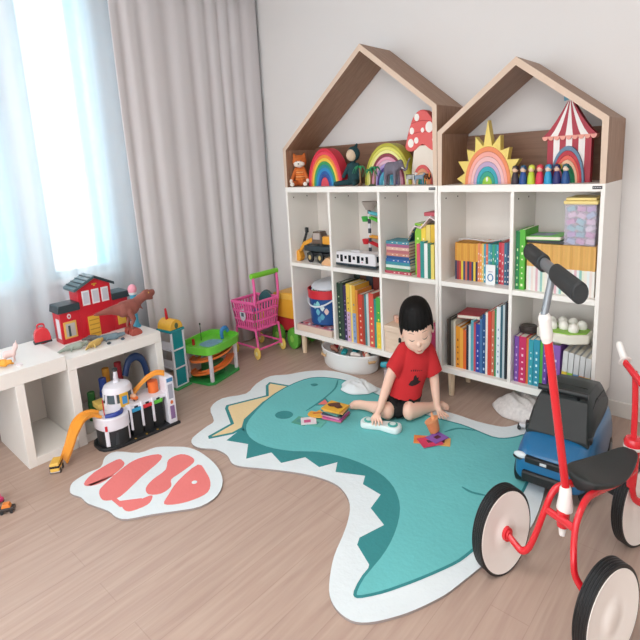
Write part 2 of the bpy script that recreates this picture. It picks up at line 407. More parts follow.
tag(o, 'large dinosaur-shaped rug, teal body with spikes on a white border', 'rug')
FISH = [(0.347, -1.808), (0.292, -1.773), (0.273, -1.693), (0.277, -1.633), (0.209, -1.58), (0.206, -1.52), (0.314, -1.454), (0.337, -1.374), (0.403, -1.316), (0.484, -1.269), (0.593, -1.26), (0.738, -1.284), (0.846, -1.336), (0.909, -1.412), (0.912, -1.502), (0.859, -1.577), (0.794, -1.655), (0.737, -1.736), (0.687, -1.76), (0.62, -1.763), (0.504, -1.795), (0.436, -1.796), (0.385, -1.811)]
b = MB(); out = smooth2(FISH, 3); b.prism(out, XY, .001, .010, 2); flat(b, out, .0102, 0)
FP = [[(0.346, -1.745), (0.296, -1.676), (0.28, -1.557), (0.313, -1.541), (0.363, -1.562), (0.405, -1.673), (0.39, -1.732)],
 [(0.457, -1.724), (0.426, -1.683), (0.37, -1.56), (0.361, -1.48), (0.407, -1.4), (0.462, -1.419), (0.514, -1.55), (0.573, -1.683), (0.551, -1.736), (0.512, -1.743)],
 [(0.64, -1.709), (0.657, -1.682), (0.673, -1.598), (0.699, -1.603), (0.721, -1.639), (0.705, -1.701), (0.676, -1.717)],
 [(0.609, -1.582), (0.577, -1.529), (0.556, -1.45), (0.493, -1.396), (0.5, -1.33), (0.566, -1.311), (0.615, -1.333), (0.635, -1.417), (0.646, -1.476), (0.692, -1.505), (0.701, -1.56), (0.661, -1.598)],
 [(0.775, -1.591), (0.735, -1.546), (0.681, -1.462), (0.646, -1.33), (0.732, -1.344), (0.81, -1.377), (0.859, -1.427), (0.854, -1.49), (0.823, -1.553)]]
for i, p in enumerate(FP): flat(b, smooth2(p, 3), .0106+.0001*i, 1)
flat(b, [(.37, -1.735), (.40, -1.60), (.405, -1.60), (.39, -1.73)], .0106, 1)
flat(b, [(.53, -1.72), (.64, -1.72), (.70, -1.66), (.66, -1.63), (.60, -1.70), (.54, -1.70)], .0105, 1)
flat(b, ovalp((.751, -1.422), .013, .012), .0113, 0)
tag(b.build('fish_rug', [m_rw, m_rp, m_rb], flat=True, fix=False), 'small fish-shaped rug with coral pink stripes on a white border', 'rug')

# ------------------------------------------------------------------ push tricycle
red = mat('#d8202c', .25, .02, 6, coat=.5); creamw = mat('#fcf5ef', .38, .01, 6); blk = mat('#17191b', .42, .05, 20)
whp = mat('#ece8e4', .35, .01, 6); grey = mat('#8d9297', .35, .03, 8, metal=.6)
V_PITCH = -.031
T = thing('push_tricycle', 'red and cream children push tricycle, large in the right foreground', 'tricycle', (2.184, -1.12, 0), radians(-21.74))
R = .115
def wheel(x, y, sgn=1):
    w = MB().lathe([(.0, -.017), (.03, -.019), (.034, -.016), (.085, -.016), (.104, -.021), (.107, -.021), (.107, .021), (.104, .021), (.085, .016), (.060, .0175), (.055, .0160), (.030, .0165), (.026, .0195), (0, .0195)], (x, y, R), 56, ax='x').build('wheel', creamw, T)
    tb = MB(); pr = [(.106, -.0195)]
    for i in range(5): z = -.0185 + i*.0078; pr += [(.1135, z), (.115, z+.0016), (.115, z+.0048), (.1135, z+.0062)]
    pr += [(.106, .0195)]
    tb.lathe(pr+[pr[0]], (x, y, R), 56, ax='x').build('tyre', blk, w)
    return w
wa = wheel(-.185, 0); wb = wheel(.185, 0); wc = wheel(-.045, .50)
for w, x, s in ((wa, -.185, 1), (wb, .185, -1)):
    MB().cyl((x+.014*s, 0, R), (x+.030*s, 0, R), .020, .018, 24).cyl((x+.030*s, 0, R), (x+.036*s, 0, R), .013, .012, 18).build('hub_cap', red, w)
MB().tube([(-.158, 0, R), (-.128, .002, .104), (-.105, .006, .098), (-.085, .015, .115), (-.068, .03, .165), (-.056, .045, .215), (-.045, .07, .262), (-.03, .12, .272), (-.02, .2, .262), (-.012, .3, .25), (-.005, .39, .255)], .0095, 12, sub=6).build('rear_fork', red, T)
MB().tube([(.158, 0, R), (.128, .0, .122), (.098, -.01, .15), (.085, -.005, .185), (.06, .03, .225), (.052, .06, .257), (.04, .11, .272), (.025, .2, .262), (.012, .3, .25), (.002, .39, .255)], .0095, 12, sub=6).build('rear_fork', red, T)
MB().cyl((-.058, .05, .216), (.056, .035, .226), .0095, n=14).build('cross_bar', red, T)
MB().cyl((0, .056, .178), (0, .056, .201), .009, .012, 18).build('frame_plug', whp, T)
MB().lathe([(.0, .200), (.0165, .200), (.018, .206), (.0185, .240), (.0, .240)], (0, .056, 0), 20).build('pole_socket', red, T)
MB().lathe([(0, .238), (.0225, .238), (.0235, .242), (.0225, .250), (.019, .268), (.0165, .288), (.0125, .294), (0, .294)], (0, .062, 0), 28).build('pole_collar', whp, T)
MB().cyl((0, .063, .285), (0, -.040, .642), .0115, n=20).build('push_pole', red, T)
d = (Vector((0, -.040, .637)) - Vector((0, .063, .285))).normalized(); p0 = Vector((0, -.040, .632))
MB().cyl(p0, p0+d*.012, .0135, .0165, 22).cyl(p0+d*.012, p0+d*.052, .0165, .016, 22).cyl(p0+d*.052, p0+d*.060, .016, .0115, 22).build('clamp', whp, T)
MB().cyl(p0+d*.055, Vector((-.001, -.026, .766)), .0095, n=16).build('handle_stem', grey, T)
q0, q1 = Vector((-.222, .136, .772)), Vector((.170, -.146, .764)); qq = q1-q0
MB().cyl(q0+qq*.3, q1-qq*.3, .0125, n=18).build('handle_bar', grey, T)
for a, c in ((0, .37), (.60, 1)):
    g = MB(); A = q0+qq*a; B_ = q0+qq*c; e = qq.normalized()
    g.cyl(A, A+e*.006, .0155, .019, 24).cyl(A+e*.006, B_-e*.006, .019, .019, 24).cyl(B_-e*.006, B_, .019, .0155, 24).build('grip', mat('#26292b', .6, .06, 60, .2), T)
# saddle
sd = MB(); rows = []
prof = [(.118, .004, .284), (.128, .052, .288), (.155, .068, .287), (.20, .074, .280), (.25, .070, .277), (.30, .058, .280), (.345, .042, .288), (.378, .026, .296), (.388, .004, .296)]
for y, hw, z in prof:
    ring = []
    for i in range(16):
        t = 2*pi*i/16; cx = cos(t); sx = sin(t)
        ring.append(sd.bm.verts.new((hw*cx-.004, y, z + (.010*sx if sx > 0 else .020*sx) + .010*abs(cx)**2*(1 if hw > .01 else 0))))
    rows.append(ring)
for i in range(len(rows)-1):
    for k in range(16): sd._f([rows[i][k], rows[i][(k+1) % 16], rows[i+1][(k+1) % 16], rows[i+1][k]], 0)
sd._f(rows[0], 0); sd._f(rows[-1], 0)
sd.build('saddle', mat('#2a2e2e', .55, .05, 30, .15), T, sub=1)
MB().cyl((0, .22, .255), (0, .22, .277), .013, n=16).build('saddle_post', red, T)
# head, fork and handlebar
MB().lathe([(0, .20), (.014, .20), (.016, .23), (.018, .30), (.0, .30)], (-.012, .405, 0), 24).build('head_tube', red, T)
MB().lathe([(.0, .298), (.027, .298), (.029, .302), (.029, .306), (0, .306)], (-.016, .408, 0), 28).build('head_ring', whp, T)
MB().lathe([(.0, .306), (.028, .306), (.029, .316), (.024, .324), (.006, .326), (.005, .329), (0, .329)], (-.016, .408, 0), 28).build('head_cap', red, T)
MB().tube([(-.018, .410, .318), (-.019, .407, .40), (-.020, .400, .47), (-.022, .395, .487)], .0095, 12).build('steering_stem', red, T)
MB().tube([(-.072, .428, .492), (-.045, .41, .488), (-.02, .395, .482), (.03, .38, .466), (.08, .40, .466), (.11, .43, .49)], .0095, 12, sub=5).build('handlebar', red, T)
MB().lathe([(.0, 0), (.018, .0), (.020, .002), (.018, .005), (0, .005)], (0, 0, 0), 24).xform(Matrix.Translation((-.078, .434, .493)) @ Vector((-.05, .03, .055)).to_track_quat('Z', 'Y').to_matrix().to_4x4()).build('grip_guard', whp, T)
MB().cap((-.080, .436, .495), (-.112, .452, .524), .0105, .0105, 16).build('grip', whp, T)
MB().tube([(.11, .43, .49), (.125, .445, .505), (.14, .455, .52)], .0105, 12).build('grip', whp, T)
MB().tube([(-.012, .41, .205), (-.012, .43, .16), (.008, .48, .135), (.010, .50, .115)], .010, 12).build('front_fork', red, T)
MB().cyl((-.085, .50, .115), (.012, .50, .115), .007, n=12).build('front_axle', grey, T)
for s, x in ((-1, -.075), (1, -.015)):
    MB().cyl((x, .50, .115), (x+.03*s, .50, .115+.0), .006, n=10).box(min(x+.02*s, x+.07*s), max(x+.02*s, x+.07*s), .485, .515, .105, .125).build('pedal', blk, T, bevel=.003)

# ------------------------------------------------------------------ blue ride-on car
carb = mat('#1b6a9c', .3, .03, 5, coat=.4); dk = mat('#20292b', .45, .05, 10); dgl = mat('#12191b', .5, .03, 6)
V = thing('ride_on_car', 'blue children ride-on car with dark roof, behind the tricycle pole', 'toy car', (2.005, -.335, .006), radians(2)); V.rotation_euler.x = V_PITCH
def zl(z): return z/K
def loft(secs, n=0):
    """secs: list of (y, list of (x, z)) closed rings of equal count"""
    b = MB(); R_ = [[b.bm.verts.new((x, y, z)) for x, z in ring] for y, ring in secs]
    k = len(R_[0])
    for i in range(len(R_)-1):
        for j in range(k): b._f([R_[i][j], R_[i][(j+1) % k], R_[i+1][(j+1) % k], R_[i+1][j]], 0)
    b._f(R_[0], 0); b._f(R_[-1], 0); return b
def rrect(hw, z0, z1, r=.02, top=None):
    tw = hw if top is None else top
    return [(-hw+r*.3, z0), (0, z0), (hw-r*.3, z0), (hw, z0+r), (hw, (z0+z1)/2), (tw, z1-r), (tw-r, z1), (0, z1+.003), (-tw+r, z1), (-tw, z1-r), (-hw, (z0+z1)/2), (-hw, z0+r)]
secs = [(-.285, rrect(.095, .045, .105, .02)), (-.272, rrect(.125, .038, .128, .022, .115)), (-.24, rrect(.138, .036, .140, .022, .130)), (-.18, rrect(.143, .036, .158, .022, .134)), (-.10, rrect(.144, .036, .172, .022, .134)),
        (0, rrect(.144, .036, .178, .022, .134)), (.12, rrect(.144, .036, .182, .022, .134)), (.22, rrect(.142, .036, .190, .022, .13)), (.262, rrect(.135, .045, .18, .022, .12)), (.275, rrect(.11, .06, .15, .022, .10))]
loft(secs).build('car_body', carb, V, sub=2)
secs = [(-.165, rrect(.122, .150, .163, .005, .118)), (-.075, rrect(.122, .155, .262, .010, .098)), (-.03, rrect(.121, .16, .274, .012, .098)), (.10, rrect(.120, .16, .272, .012, .098)), (.20, rrect(.118, .16, .256, .012, .094)), (.25, rrect(.112, .16, .215, .012, .09))]
cab = loft(secs).build('cabin', dk, V, bevel=.006, seg=3)
b = MB(); vs = [(-.112, -.1695, .166), (.112, -.1695, .166), (.092, -.083, .258), (-.092, -.083, .258)]
n_ = Vector((0, -.75, .66))*.003
b.prism([(0, 0)]*0, XY, 0, 0) if False else None
f = [b.bm.verts.new(Vector(v)+n_) for v in vs]; b._f(f, 0)
b.build('windshield', dgl, cab, fix=False)
for s in (-1, 1):
    b = MB(); pts = [(-.12, .185), (-.055, .240), (.02, .252), (.02, .185)]
    b.prism(pts, lambda a, c, t: (s*(t-.001-(c-.16)*.20), a, c), .1235, .1265); b.build('side_window', dgl, cab)
    b = MB(); pts = [(.035, .185), (.035, .250), (.16, .245), (.20, .195)]
    b.prism(pts, lambda a, c, t: (s*(t-.001-(c-.16)*.20), a, c), .1235, .1265); b.build('side_window', dgl, cab)
MB().box(-.085, .085, -.292, -.268, .103, .122).build('grille', blk, V, bevel=.004)
MB().box(-.025, .0, -.2945, -.291, .108, .116).build('grille_badge', mat('#cfd6da', .3), V, bevel=.001)
MB().box(-.095, .095, -.297, -.262, .044, .078).build('bumper', blk, V, bevel=.008)
for s in (-1, 1):
    h = MB().ell((s*.106, -.266, .113), (.030, .016, .0095), 16).build('headlight', mat('#dfe8ee', .12, .02, coat=.6), V)
    MB().ell((s*.109, -.262, .104), (.032, .016, .008), 12).build('headlight_rim', blk, h)
    MB().box(s*.112-.016, s*.112+.016, -.150, -.118, .158, .176).build('fender_vent', blk, V, bevel=.004)
    for y in (-.19, .18):
        w = MB().lathe([(0, -.02), (.038, -.02), (.043, -.016), (.043, .016), (.038, .02), (0, .02)], (s*.125, y, .043), 28, ax='x').build('wheel', blk, V)
        MB().lathe([(0, -.0225), (.024, -.0225), (.026, -.02), (.026, .02), (.024, .0225), (0, .0225)], (s*.125, y, .043), 20, ax='x').build('wheel_hub', mat('#9aa0a4', .3, .03, metal=.5), w)
hb = MB().cyl((-.100, -.085, .282), (.095, -.085, .282), .0095, n=16).build('handle_bar', blk, V)
for x in (-.06, .055): MB().cyl((x, -.07, .262), (x, -.083, .28), .008, n=12).build('bar_mount', blk, hb)
MB().box(-.07, .07, .02, .024, .272, .2765).build('seat_seam', blk, V)
# second small ride-on behind the tricycle at the right edge
V2 = thing('ride_on_scooter', 'dark grey and white ride-on toy half hidden behind the tricycle at right edge', 'ride-on toy', (2.36, -.25, 0), radians(12))
secs = [(-.20, rrect(.055, .05, .09, .015)), (-.15, rrect(.085, .045, .125, .018, .07)), (0, rrect(.09, .045, .14, .018, .08)), (.15, rrect(.09, .045, .15, .018, .08)), (.2, rrect(.07, .06, .13, .015, .06))]
loft(secs).build('body_shell', whp, V2, sub=1)
secs = [(-.12, rrect(.06, .12, .15, .01)), (-.05, rrect(.078, .13, .19, .015, .06)), (.08, rrect(.078, .13, .20, .015, .06)), (.18, rrect(.06, .13, .17, .015, .05))]
loft(secs).build('seat', mat('#31393b', .5, .05, 12), V2, sub=1)
for s in (-1, 1):
    for y in (-.11, .12): MB().lathe([(0, -.014), (.040, -.014), (.045, -.01), (.045, .01), (.040, .014), (0, .014)], (s*.088, y, .045), 24, ax='x').build('wheel', blk, V2)
MB().cyl((0, -.10, .15), (0, -.125, .235), .009, n=12).build('steering_stem', blk, V2)
MB().cyl((-.085, -.13, .238), (.085, -.13, .238), .011, n=14).build('handle_bar', blk, V2)
MB().ell((-.07, -.165, .115), (.015, .012, .010), 12).build('eye_decal', blk, V2)
# ------------------------------------------------------------------ the child
from mathutils.bvhtree import BVHTree
skin = mat('#efc6b1', .55, .04, 8); skin.node_tree.nodes['Principled BSDF'].inputs['Subsurface Weight'].default_value = .12
skin.node_tree.nodes['Principled BSDF'].inputs['Subsurface Radius'].default_value = (.02, .008, .005)
B0 = thing('person', 'small child in red t-shirt and black shorts sitting on the dinosaur rug looking down', 'person', (1.19, -.38, .012), radians(41.76))
HC = Vector((.086, .018, .366)); tilt = radians(13); HS = 1.10; turn = radians(-6); lean = radians(-7)
HR = Matrix.Rotation(turn, 3, 'Z') @ Matrix.Rotation(lean, 3, 'Y') @ Matrix.Rotation(tilt, 3, 'X')
def hp(x, y, z): return HC + HR @ Vector((x*HS, y*HS, z*HS))
b = MB()
# head
hl = lambda *v: tuple(q*HS for q in v)
b.ell(HC, hl(.073, .083, .083), 28, M=HR)
b.ell(hp(0, -.030, -.030), hl(.066, .053, .050), 20, M=HR)
b.ell(hp(0, -.048, -.066), hl(.026, .022, .017), 14, M=HR)
for s in (-1, 1):
    b.ell(hp(s*.030, -.048, -.034), hl(.029, .025, .025), 14, M=HR)
    b.ell(hp(s*.075, .008, -.018), hl(.009, .018, .024), 12, M=HR)
b.ell(hp(0, -.082, -.031), hl(.0095, .010, .009), 12, M=HR)
b.ell(hp(0, -.072, -.058), hl(.015, .007, .006), 12, M=HR)
# neck and trunk
b.cap((.096, .062, .270), hp(0, .018, -.05), .036, .038, 16)
b.cap((.094, .085, .225), (.06, .11, .13), .066, .062, 18)
b.cap((.06, .11, .13), (.042, .135, .072), .064, .07, 18)
b.cap((.02, .10, .235), (.168, .088, .222), .036, .036, 16)
# arms
def chain(pts):
    for (p, r), (q, s) in zip(pts[:-1], pts[1:]): b.cap(p, q, r, s, 14)
chain([((.010, .092, .236), .036), ((-.058, .030, .165), .0265), ((-.092, -.012, .118), .0245), ((-.133, -.064, .062), .0165)])
chain([((.172, .084, .222), .034), ((.186, .050, .130), .0260), ((.186, .030, .095), .0235), ((.188, -.002, .040), .0165)])
# legs
chain([((.005, .120, .050), .042), ((-.085, -.025, .040), .033), ((-.128, .030, .034), .029), ((-.190, .092, .026), .0195)])
chain([((-.190, .092, .026), .0195), ((-.222, .112, .024), .020), ((-.252, .118, .022), .019), ((-.272, .116, .018), .014)])
chain([((.078, .120, .050), .042), ((.028, -.042, .042), .035), ((.085, -.008, .036), .030), ((.158, .040, .026), .0195)])
chain([((.158, .040, .026), .0195), ((.200, .058, .024), .020), ((.232, .060, .022), .018), ((.252, .052, .018), .014)])
for i in range(5):   # toes
    b.cap((-.268, .127-.007*i, .018), (-.285+.003*i, .126-.008*i, .0165), .0062-.0004*i, .0055-.0004*i, 8)
    b.cap((.248, .062-.007*i, .018), (.266-.003*i, .058-.008*i, .0165), .0062-.0004*i, .0055-.0004*i, 8)
# hands: palm, four bent fingers, thumb leaving its side
def hand(wr, pa, fd, side, up, drop, L=.040):
    wr, pa, fd, side, up = [Vector(v) for v in (wr, pa, fd, side, up)]
    fd.normalize(); side.normalize(); up.normalize()
    b.cap(wr, pa, .0150, .0150, 12)
    b.cap(pa - side*.013 + fd*.004, pa + side*.013 + fd*.004, .0105, .0105, 12)
    for i, (k, l) in enumerate(((-1.5, .86), (-.5, 1.0), (.5, .96), (1.5, .78))):
        f = (fd + side*k*.22).normalized(); a = pa + side*k*.0110 + fd*.010
        m = a + f*L*l*.50 + up*.001; e = m + f*L*l*.42 - up*drop
        b.cap(a, m, .0060, .0056, 8); b.cap(m, e, .0056, .0048, 8)
    a = pa - side*.014 - fd*.006; m = a - side*.012 + fd*.012 - up*.003; e = m - side*.001 + fd*.014 - up*drop*.5
    b.cap(a, m, .0068, .0060, 8); b.cap(m, e, .0060, .0052, 8)
hand((-.133, -.064, .062), (-.150, -.088, .046), (-.02, -1, -.35), (1, -.1, 0), (0, -.2, 1), .006)
hand((.190, -.002, .040), (.198, -.026, .024), (.35, -1, -.1), (-1, -.35, 0), (0, 0, 1), .002)
body = b.build('body', skin, B0, remesh=.0028, smooth_it=4)
me = body.data; bvh = BVHTree.FromPolygons([v.co for v in me.vertices], [p.vertices for p in me.polygons])
def decal(bv, pts, o, d, up, off, name, m, parent, res=1):
    """project a little outline on a surface: pts in a plane through o, facing d"""
    o = Vector(o); d = Vector(d).normalized(); s = d.cross(Vector(up)).normalized(); u = s.cross(d)
    bb = MB(); bmv = [bb.bm.verts.new((x, y, 0)) for x, y in pts]; f = bb.bm.faces.new(bmv)
    bmesh.ops.triangulate(bb.bm, faces=[f]); bmesh.ops.subdivide_edges(bb.bm, edges=bb.bm.edges[:], cuts=res, use_grid_fill=True)
    for v in bb.bm.verts:
        p = o + s*v.co.x + u*v.co.y; h = bv.ray_cast(p, d)
        v.co = (h[0] + h[1]*off) if h[0] is not None else p + d*.05
    for f in bb.bm.faces: f.smooth = True
    return bb.build(name, m, parent, fix=False, angle=180)
def fdec(name, pts, x, y, m, off=.0007, res=2):
    return decal(bvh, pts, hp(x, -.2, y), HR @ Vector((0, 1, 0)), HR @ Vector((0, 0, 1)), off, name, m, B0, res)
m_lash = mat('#33231d', .7); m_lip = mat('#c9776b', .45, .03)
def arc(w, h, t, n=8):
    top = [(-w + 2*w*i/n, -h*(1-((2*i/n)-1)**2)) for i in range(n+1)]
    return top + [(x, y-t*(1-(x/w)**2*.7)) for x, y in reversed(top)]
for s in (-1, 1):
    fdec('eyelid', arc(.0150, .0050, .0032), s*.031, -.012, m_lash)
    fdec('eyebrow', [(x, -y*.6) for x, y in arc(.0150, .004, .0028)], s*.031, .008, mat('#5b4234', .8))
fdec('mouth', arc(.0125, .0012, .0050), 0, -.056, m_lip)
for s in (-1, 1): fdec('nostril', ovalp((0, 0), .0022, .0014, 0, 10), s*.0042, -.0395, mat('#9c5f50', .7), res=1)
# hair: bowl cut with a straight jagged fringe
hb_ = MB(); N = 96; rows = 18; hair_c = (0, .009, .010); rr = random.Random(3); grid = []
def hairline(t):      # t azimuth, 0 = front
    a = abs((t+pi) % (2*pi) - pi)
    if a < 1.0: z = .018 + .005*sin(a*3)
    elif a < 1.35: z = .018 - (a-1.0)/.35*.037
    elif a < 2.1: z = -.019 - (a-1.35)/.75*.028
    else: z = -.047 - (a-2.1)*.012
    return z
lo = [hairline(2*pi*i/N) + rr.uniform(-.005, .003) for i in range(N)]
for j in range(rows+1):
    ring = []
    for i in range(N):
        t = 2*pi*i/N; rx, ry, rz = .080, .088, .088
        zt = max(-.95, min(.98, (lo[i]-.010)/rz)); e = math.acos(zt)*j/rows
        lift = 1 + .018*sin(t*23+j*.15)*(j/rows) + .022*(j/rows)**3
        q_ = abs(sin(e))**.56; x = rx*q_*sin(t)*lift; y = -ry*q_*cos(t)*lift; z = rz*(1-(1-cos(e))*1.0)*.97
        ring.append(hb_.bm.verts.new(hp(x+hair_c[0], y+hair_c[1], z+hair_c[2])))
    grid.append(ring)
for j in range(rows):
    for i in range(N): hb_._f([grid[j][i], grid[j][(i+1) % N], grid[j+1][(i+1) % N], grid[j+1][i]], 0)
bmesh.ops.remove_doubles(hb_.bm, verts=grid[0], dist=1e-4)
m_hair = mat('#060505', .62, .3, 30, .3); m_hair.node_tree.nodes['Principled BSDF'].inputs['Specular IOR Level'].default_value = .25
h = hb_.build('hair', m_hair, B0, angle=180); s_ = h.modifiers.new('s', 'SOLIDIFY'); s_.thickness = .009; s_.offset = -1
# t-shirt
def ring3(b, c, rx, ry, M, n=28): return [b.bm.verts.new(Vector(c) + M @ Vector((rx*cos(2*pi*i/n), ry*sin(2*pi*i/n), 0))) for i in range(n)]
def loft3(b, secs, n=28):
    R_ = [ring3(b, c, rx, ry, M, n) for c, rx, ry, M in secs]
    for i in range(len(R_)-1):
        for k in range(n): b._f([R_[i][k], R_[i][(k+1) % n], R_[i+1][(k+1) % n], R_[i+1][k]], 0)
    b._f(R_[0][::-1], 0); b._f(R_[-1], 0)
def tl(ax, ay): return Matrix.Rotation(ay, 3, 'Y') @ Matrix.Rotation(ax, 3, 'X')
shirt = MB()
loft3(shirt, [((.016, .066, .090), .102, .096, tl(.12, .1)), ((.026, .074, .114), .098, .091, tl(.15, .15)), ((.050, .084, .150), .093, .082, tl(.2, .2)), ((.075, .080, .190), .092, .078, tl(.25, .12)),
              ((.090, .074, .232), .096, .068, tl(.25, .0)), ((.096, .070, .262), .084, .056, tl(.25, -.05)), ((.097, .062, .282), .054, .048, tl(.3, -.05))])
for p, q, r1, r2_ in (((.028, .080, .245), (-.046, .042, .177), .044, .043), ((.156, .074, .240), (.190, .052, .158), .044, .043)):
    shirt.cyl(p, q, r1, r2_, 22); shirt.ell(p, r1, 16)
m_shirt = mat('#c4262b', .88, .08, 22, .3)
sh = shirt.build('t_shirt', m_shirt, B0, remesh=.0035, smooth_it=6)
sb = BVHTree.FromPolygons([v.co for v in sh.data.vertices], [p.vertices for p in sh.data.polygons])
m_pr = mat('#2a1416', .8); pts = [(-.030, -.012), (-.020, .000), (-.010, .004), (-.006, .016), (.002, .020), (.006, .010), (.014, .012), (.010, .002), (.022, -.004), (.012, -.010), (.0, -.014), (-.016, -.016)]; pts = [(x*1.35, y*1.25-.006) for x, y in pts]
decal(sb, pts, (.075, -.2, .155), (0, 1, 0), (0, 0, 1), .0010, 'shirt_print', m_pr, sh, 2)
for i in range(6):
    x = -.028+i*.011; pp = [(x, .0), (x+.006, .004+.003*sin(i)), (x+.008, .001), (x+.003, -.004)]
    decal(sb, [(a, c+.030) for a, c in pp], (.078, -.2, .160), (0, 1, 0), (0, 0, 1), .0010, 'shirt_lettering', m_pr, sh, 1)
# neckline rib
MB().tube([(.097+.046*cos(t), .058+.042*sin(t), .282+.014*sin(t)) for t in [2*pi*i/14 for i in range(14)]], .0042, 8, closed=True, sub=3).build('collar', m_shirt, sh)
# shorts
st = MB()
st.ell((.036, .112, .068), (.092, .086, .056), 22); st.ell((-.022, .025, .036), (.055, .070, .036), 20)
st.cyl((.010, .112, .052), (-.074, -.008, .044), .050, .042, 24); st.ell((.010, .118, .052), .049, 16)
st.cyl((.072, .112, .052), (.028, -.022, .044), .050, .042, 24); st.ell((.075, .118, .052), .049, 16)
so = st.build('shorts', mat('#101012', .9, .1, 20, .2), B0, remesh=.0035, smooth_it=4)
tb_ = BVHTree.FromPolygons([v.co for v in so.data.vertices], [p.vertices for p in so.data.polygons])
for i in range(3):
    decal(tb_, [(-.012+i*.008, -.004), (-.008+i*.008, .006), (-.003+i*.008, .004), (-.007+i*.008, -.006)], (.040, -.2, .078), (0, 1, -.15), (0, 0, 1), .0010, 'shorts_print', mat('#d9b545', .7), so, 1)
# ------------------------------------------------------------------ books
m_page = mat('#e9e2d3', .8, .05, 60)
def book(x, w, z, h, y, d, col, label, group, lean=0, mark=None, base=None, name='book', cat='book', loc=None, rz=0):
    """standing book: its spine faces the room (local -y)"""
    b = MB(); t = min(.0025, w*.18)
    b.box(-w/2, w/2, 0, .003, 0, h, 0).box(-w/2, -w/2+t, .003, d, 0, h, 0).box(w/2-t, w/2, .003, d, 0, h, 0)
    b.box(-w/2+t, w/2-t, .003, d-.004, .003, h-.003, 1)
    ms = [mat(col, .5, .04, 20), m_page]
    if base:
        b.box(-w/2-.0002, w/2+.0002, -.0004, .02, 0, h*.52, 2); ms.append(mat(base, .5, .04, 20))
    if mark:
        k = len(ms); ms.append(mat(mark, .5, .03, 20)); rr = random.Random(int(x*9973)); q = h*.18
        while q < h*.78:
            l = rr.uniform(.010, .026); b.box(-w*.13, w*.13, -.0005, .001, q, min(q+l*.55, h*.85), k); q += l + rr.uniform(.010, .03)
        b.box(-w*.2, w*.2, -.0005, .001, h*.06, h*.10, k)
    o = b.build(name, ms, bevel=0, flat=True)
    o.location = (x, y, z); o.rotation_euler = (0, lean, rz)
    return tag(o, label, cat, group)
ORD = ['leftmost', 'second', 'third', 'fourth', 'fifth', 'sixth', 'seventh', 'eighth', 'ninth', 'tenth', 'eleventh', 'twelfth', 'thirteenth', 'fourteenth', 'fifteenth', 'sixteenth', 'seventeenth', 'eighteenth', 'nineteenth', 'twentieth', 'twenty-first', 'twenty-second', 'twenty-third', 'twenty-fourth', 'twenty-fifth', 'twenty-sixth', 'twenty-seventh', 'twenty-eighth']
def row(x0, x1, z, specs, where, group, y=.03, d=.17, jit=.004, seed=1):
    """specs: (colour hex, colour word, relative width, height, mark, base)"""
    rr = random.Random(seed); tot = sum(s[2] for s in specs); x = x0
    for i, s in enumerate(specs):
        w = (x1-x0)*s[2]/tot; o = ORD[i] if i < len(specs)-1 else 'rightmost'
        book(x+w/2, w*.95, z, s[3]+rr.uniform(-jit, jit)*.5, y+rr.uniform(0, jit), d, s[0], '%s book, %s%s %s' % (s[1], o, '' if o in ('leftmost', 'rightmost') else ' from left', where), group, 0, s[4] if len(s) > 4 else None, s[5] if len(s) > 5 else None)
        x += w
# first bookcase, lower middle compartment
row(.412, .776, SH0, [('#1e3b2c', 'dark green', .9, .40, '#c9d6b0'), ('#33453c', 'grey-green', .7, .41), ('#3a2a55', 'dark violet', .7, .39, '#b7a2d0'), ('#e4c34a', 'yellow', .9, .405, '#7f5a2a', '#c9a8c6'), ('#ecd27a', 'pale yellow', .5, .40), ('#e0a63a', 'amber', .8, .40, '#5c7f9a', '#8fa2c9'),
     ('#d98a3c', 'orange', .5, .37), ('#c8402f', 'red', 1.0, .345, '#f0d9c8'), ('#9a4030', 'brick red', .5, .345), ('#3f7f86', 'teal', .5, .35), ('#c9d3d0', 'pale grey', .5, .36), ('#d8574a', 'coral', 1.1, .365, '#f3e4a0'), ('#2f8f8a', 'sea green', .5, .33), ('#4aa84a', 'bright green', 1.0, .345, '#f4e04a', '#e7c93a')],
    'in first bookcase, lower middle compartment', 'upright books below the toy train', y=.022, d=.16, seed=2)
row(.43, .76, SH0, [('#1f2f2a', 'black-green', 1, .465), ('#5a3a28', 'brown', 1, .46), ('#27323f', 'navy', 1, .47), ('#7a2f28', 'maroon', 1, .455), ('#b0662a', 'rust', 1, .45), ('#3b5a3a', 'moss', 1, .44)], 'in back row under the toy train', 'tall books in the back row', y=.195, d=.10, seed=3)
# first bookcase, upper right compartment: lying pile
pile_cols = [('#b34a5a', 'wine red'), ('#3f8a5a', 'green'), ('#cfe0d8', 'pale mint'), ('#3a8f9a', 'teal'), ('#2f68a8', 'blue'), ('#274f86', 'dark blue'), ('#c98a78', 'dusty pink'), ('#b56a70', 'rose'), ('#d9b3a0', 'beige'), ('#a35a80', 'plum'), ('#3f8a9a', 'blue-green')]
z = SH1 + .0
for i, (c, n) in enumerate(pile_cols):
    w = (.175 if i else .19) - (.012 if i > 4 else 0); h = .018
    o = book(0, h, 0, w, 0, .13, c, '', '', mark='#eadfd0' if i % 2 == 0 else None)
    o.rotation_euler = (0, -pi/2, 0); o.location = (.908+w/2 + random.uniform(-.003, .003), .035, z+h/2); z += h+.0006
    pos = 'bottom' if i == 0 else ('top' if i == len(pile_cols)-1 else ORD[i] + ' from bottom')
    tag(o, '%s book lying flat, %s in the flat pile beside green book' % (n, pos), 'book', 'books lying in a flat pile')
row(1.006, 1.180, SH1, [('#8cc63f', 'lime green', 1.5, .315, '#e8f0a0'), ('#f0d24a', 'yellow', 1.1, .31, '#f8f0c8'), ('#e8d27a', 'cream yellow', 1, .31), ('#e0b83a', 'golden', 1, .308), ('#ead9a0', 'pale cream', .7, .30), ('#d8a84a', 'ochre', .7, .306)], 'standing beside the flat pile', 'tall yellow and green books', y=.075, d=.17, seed=4)
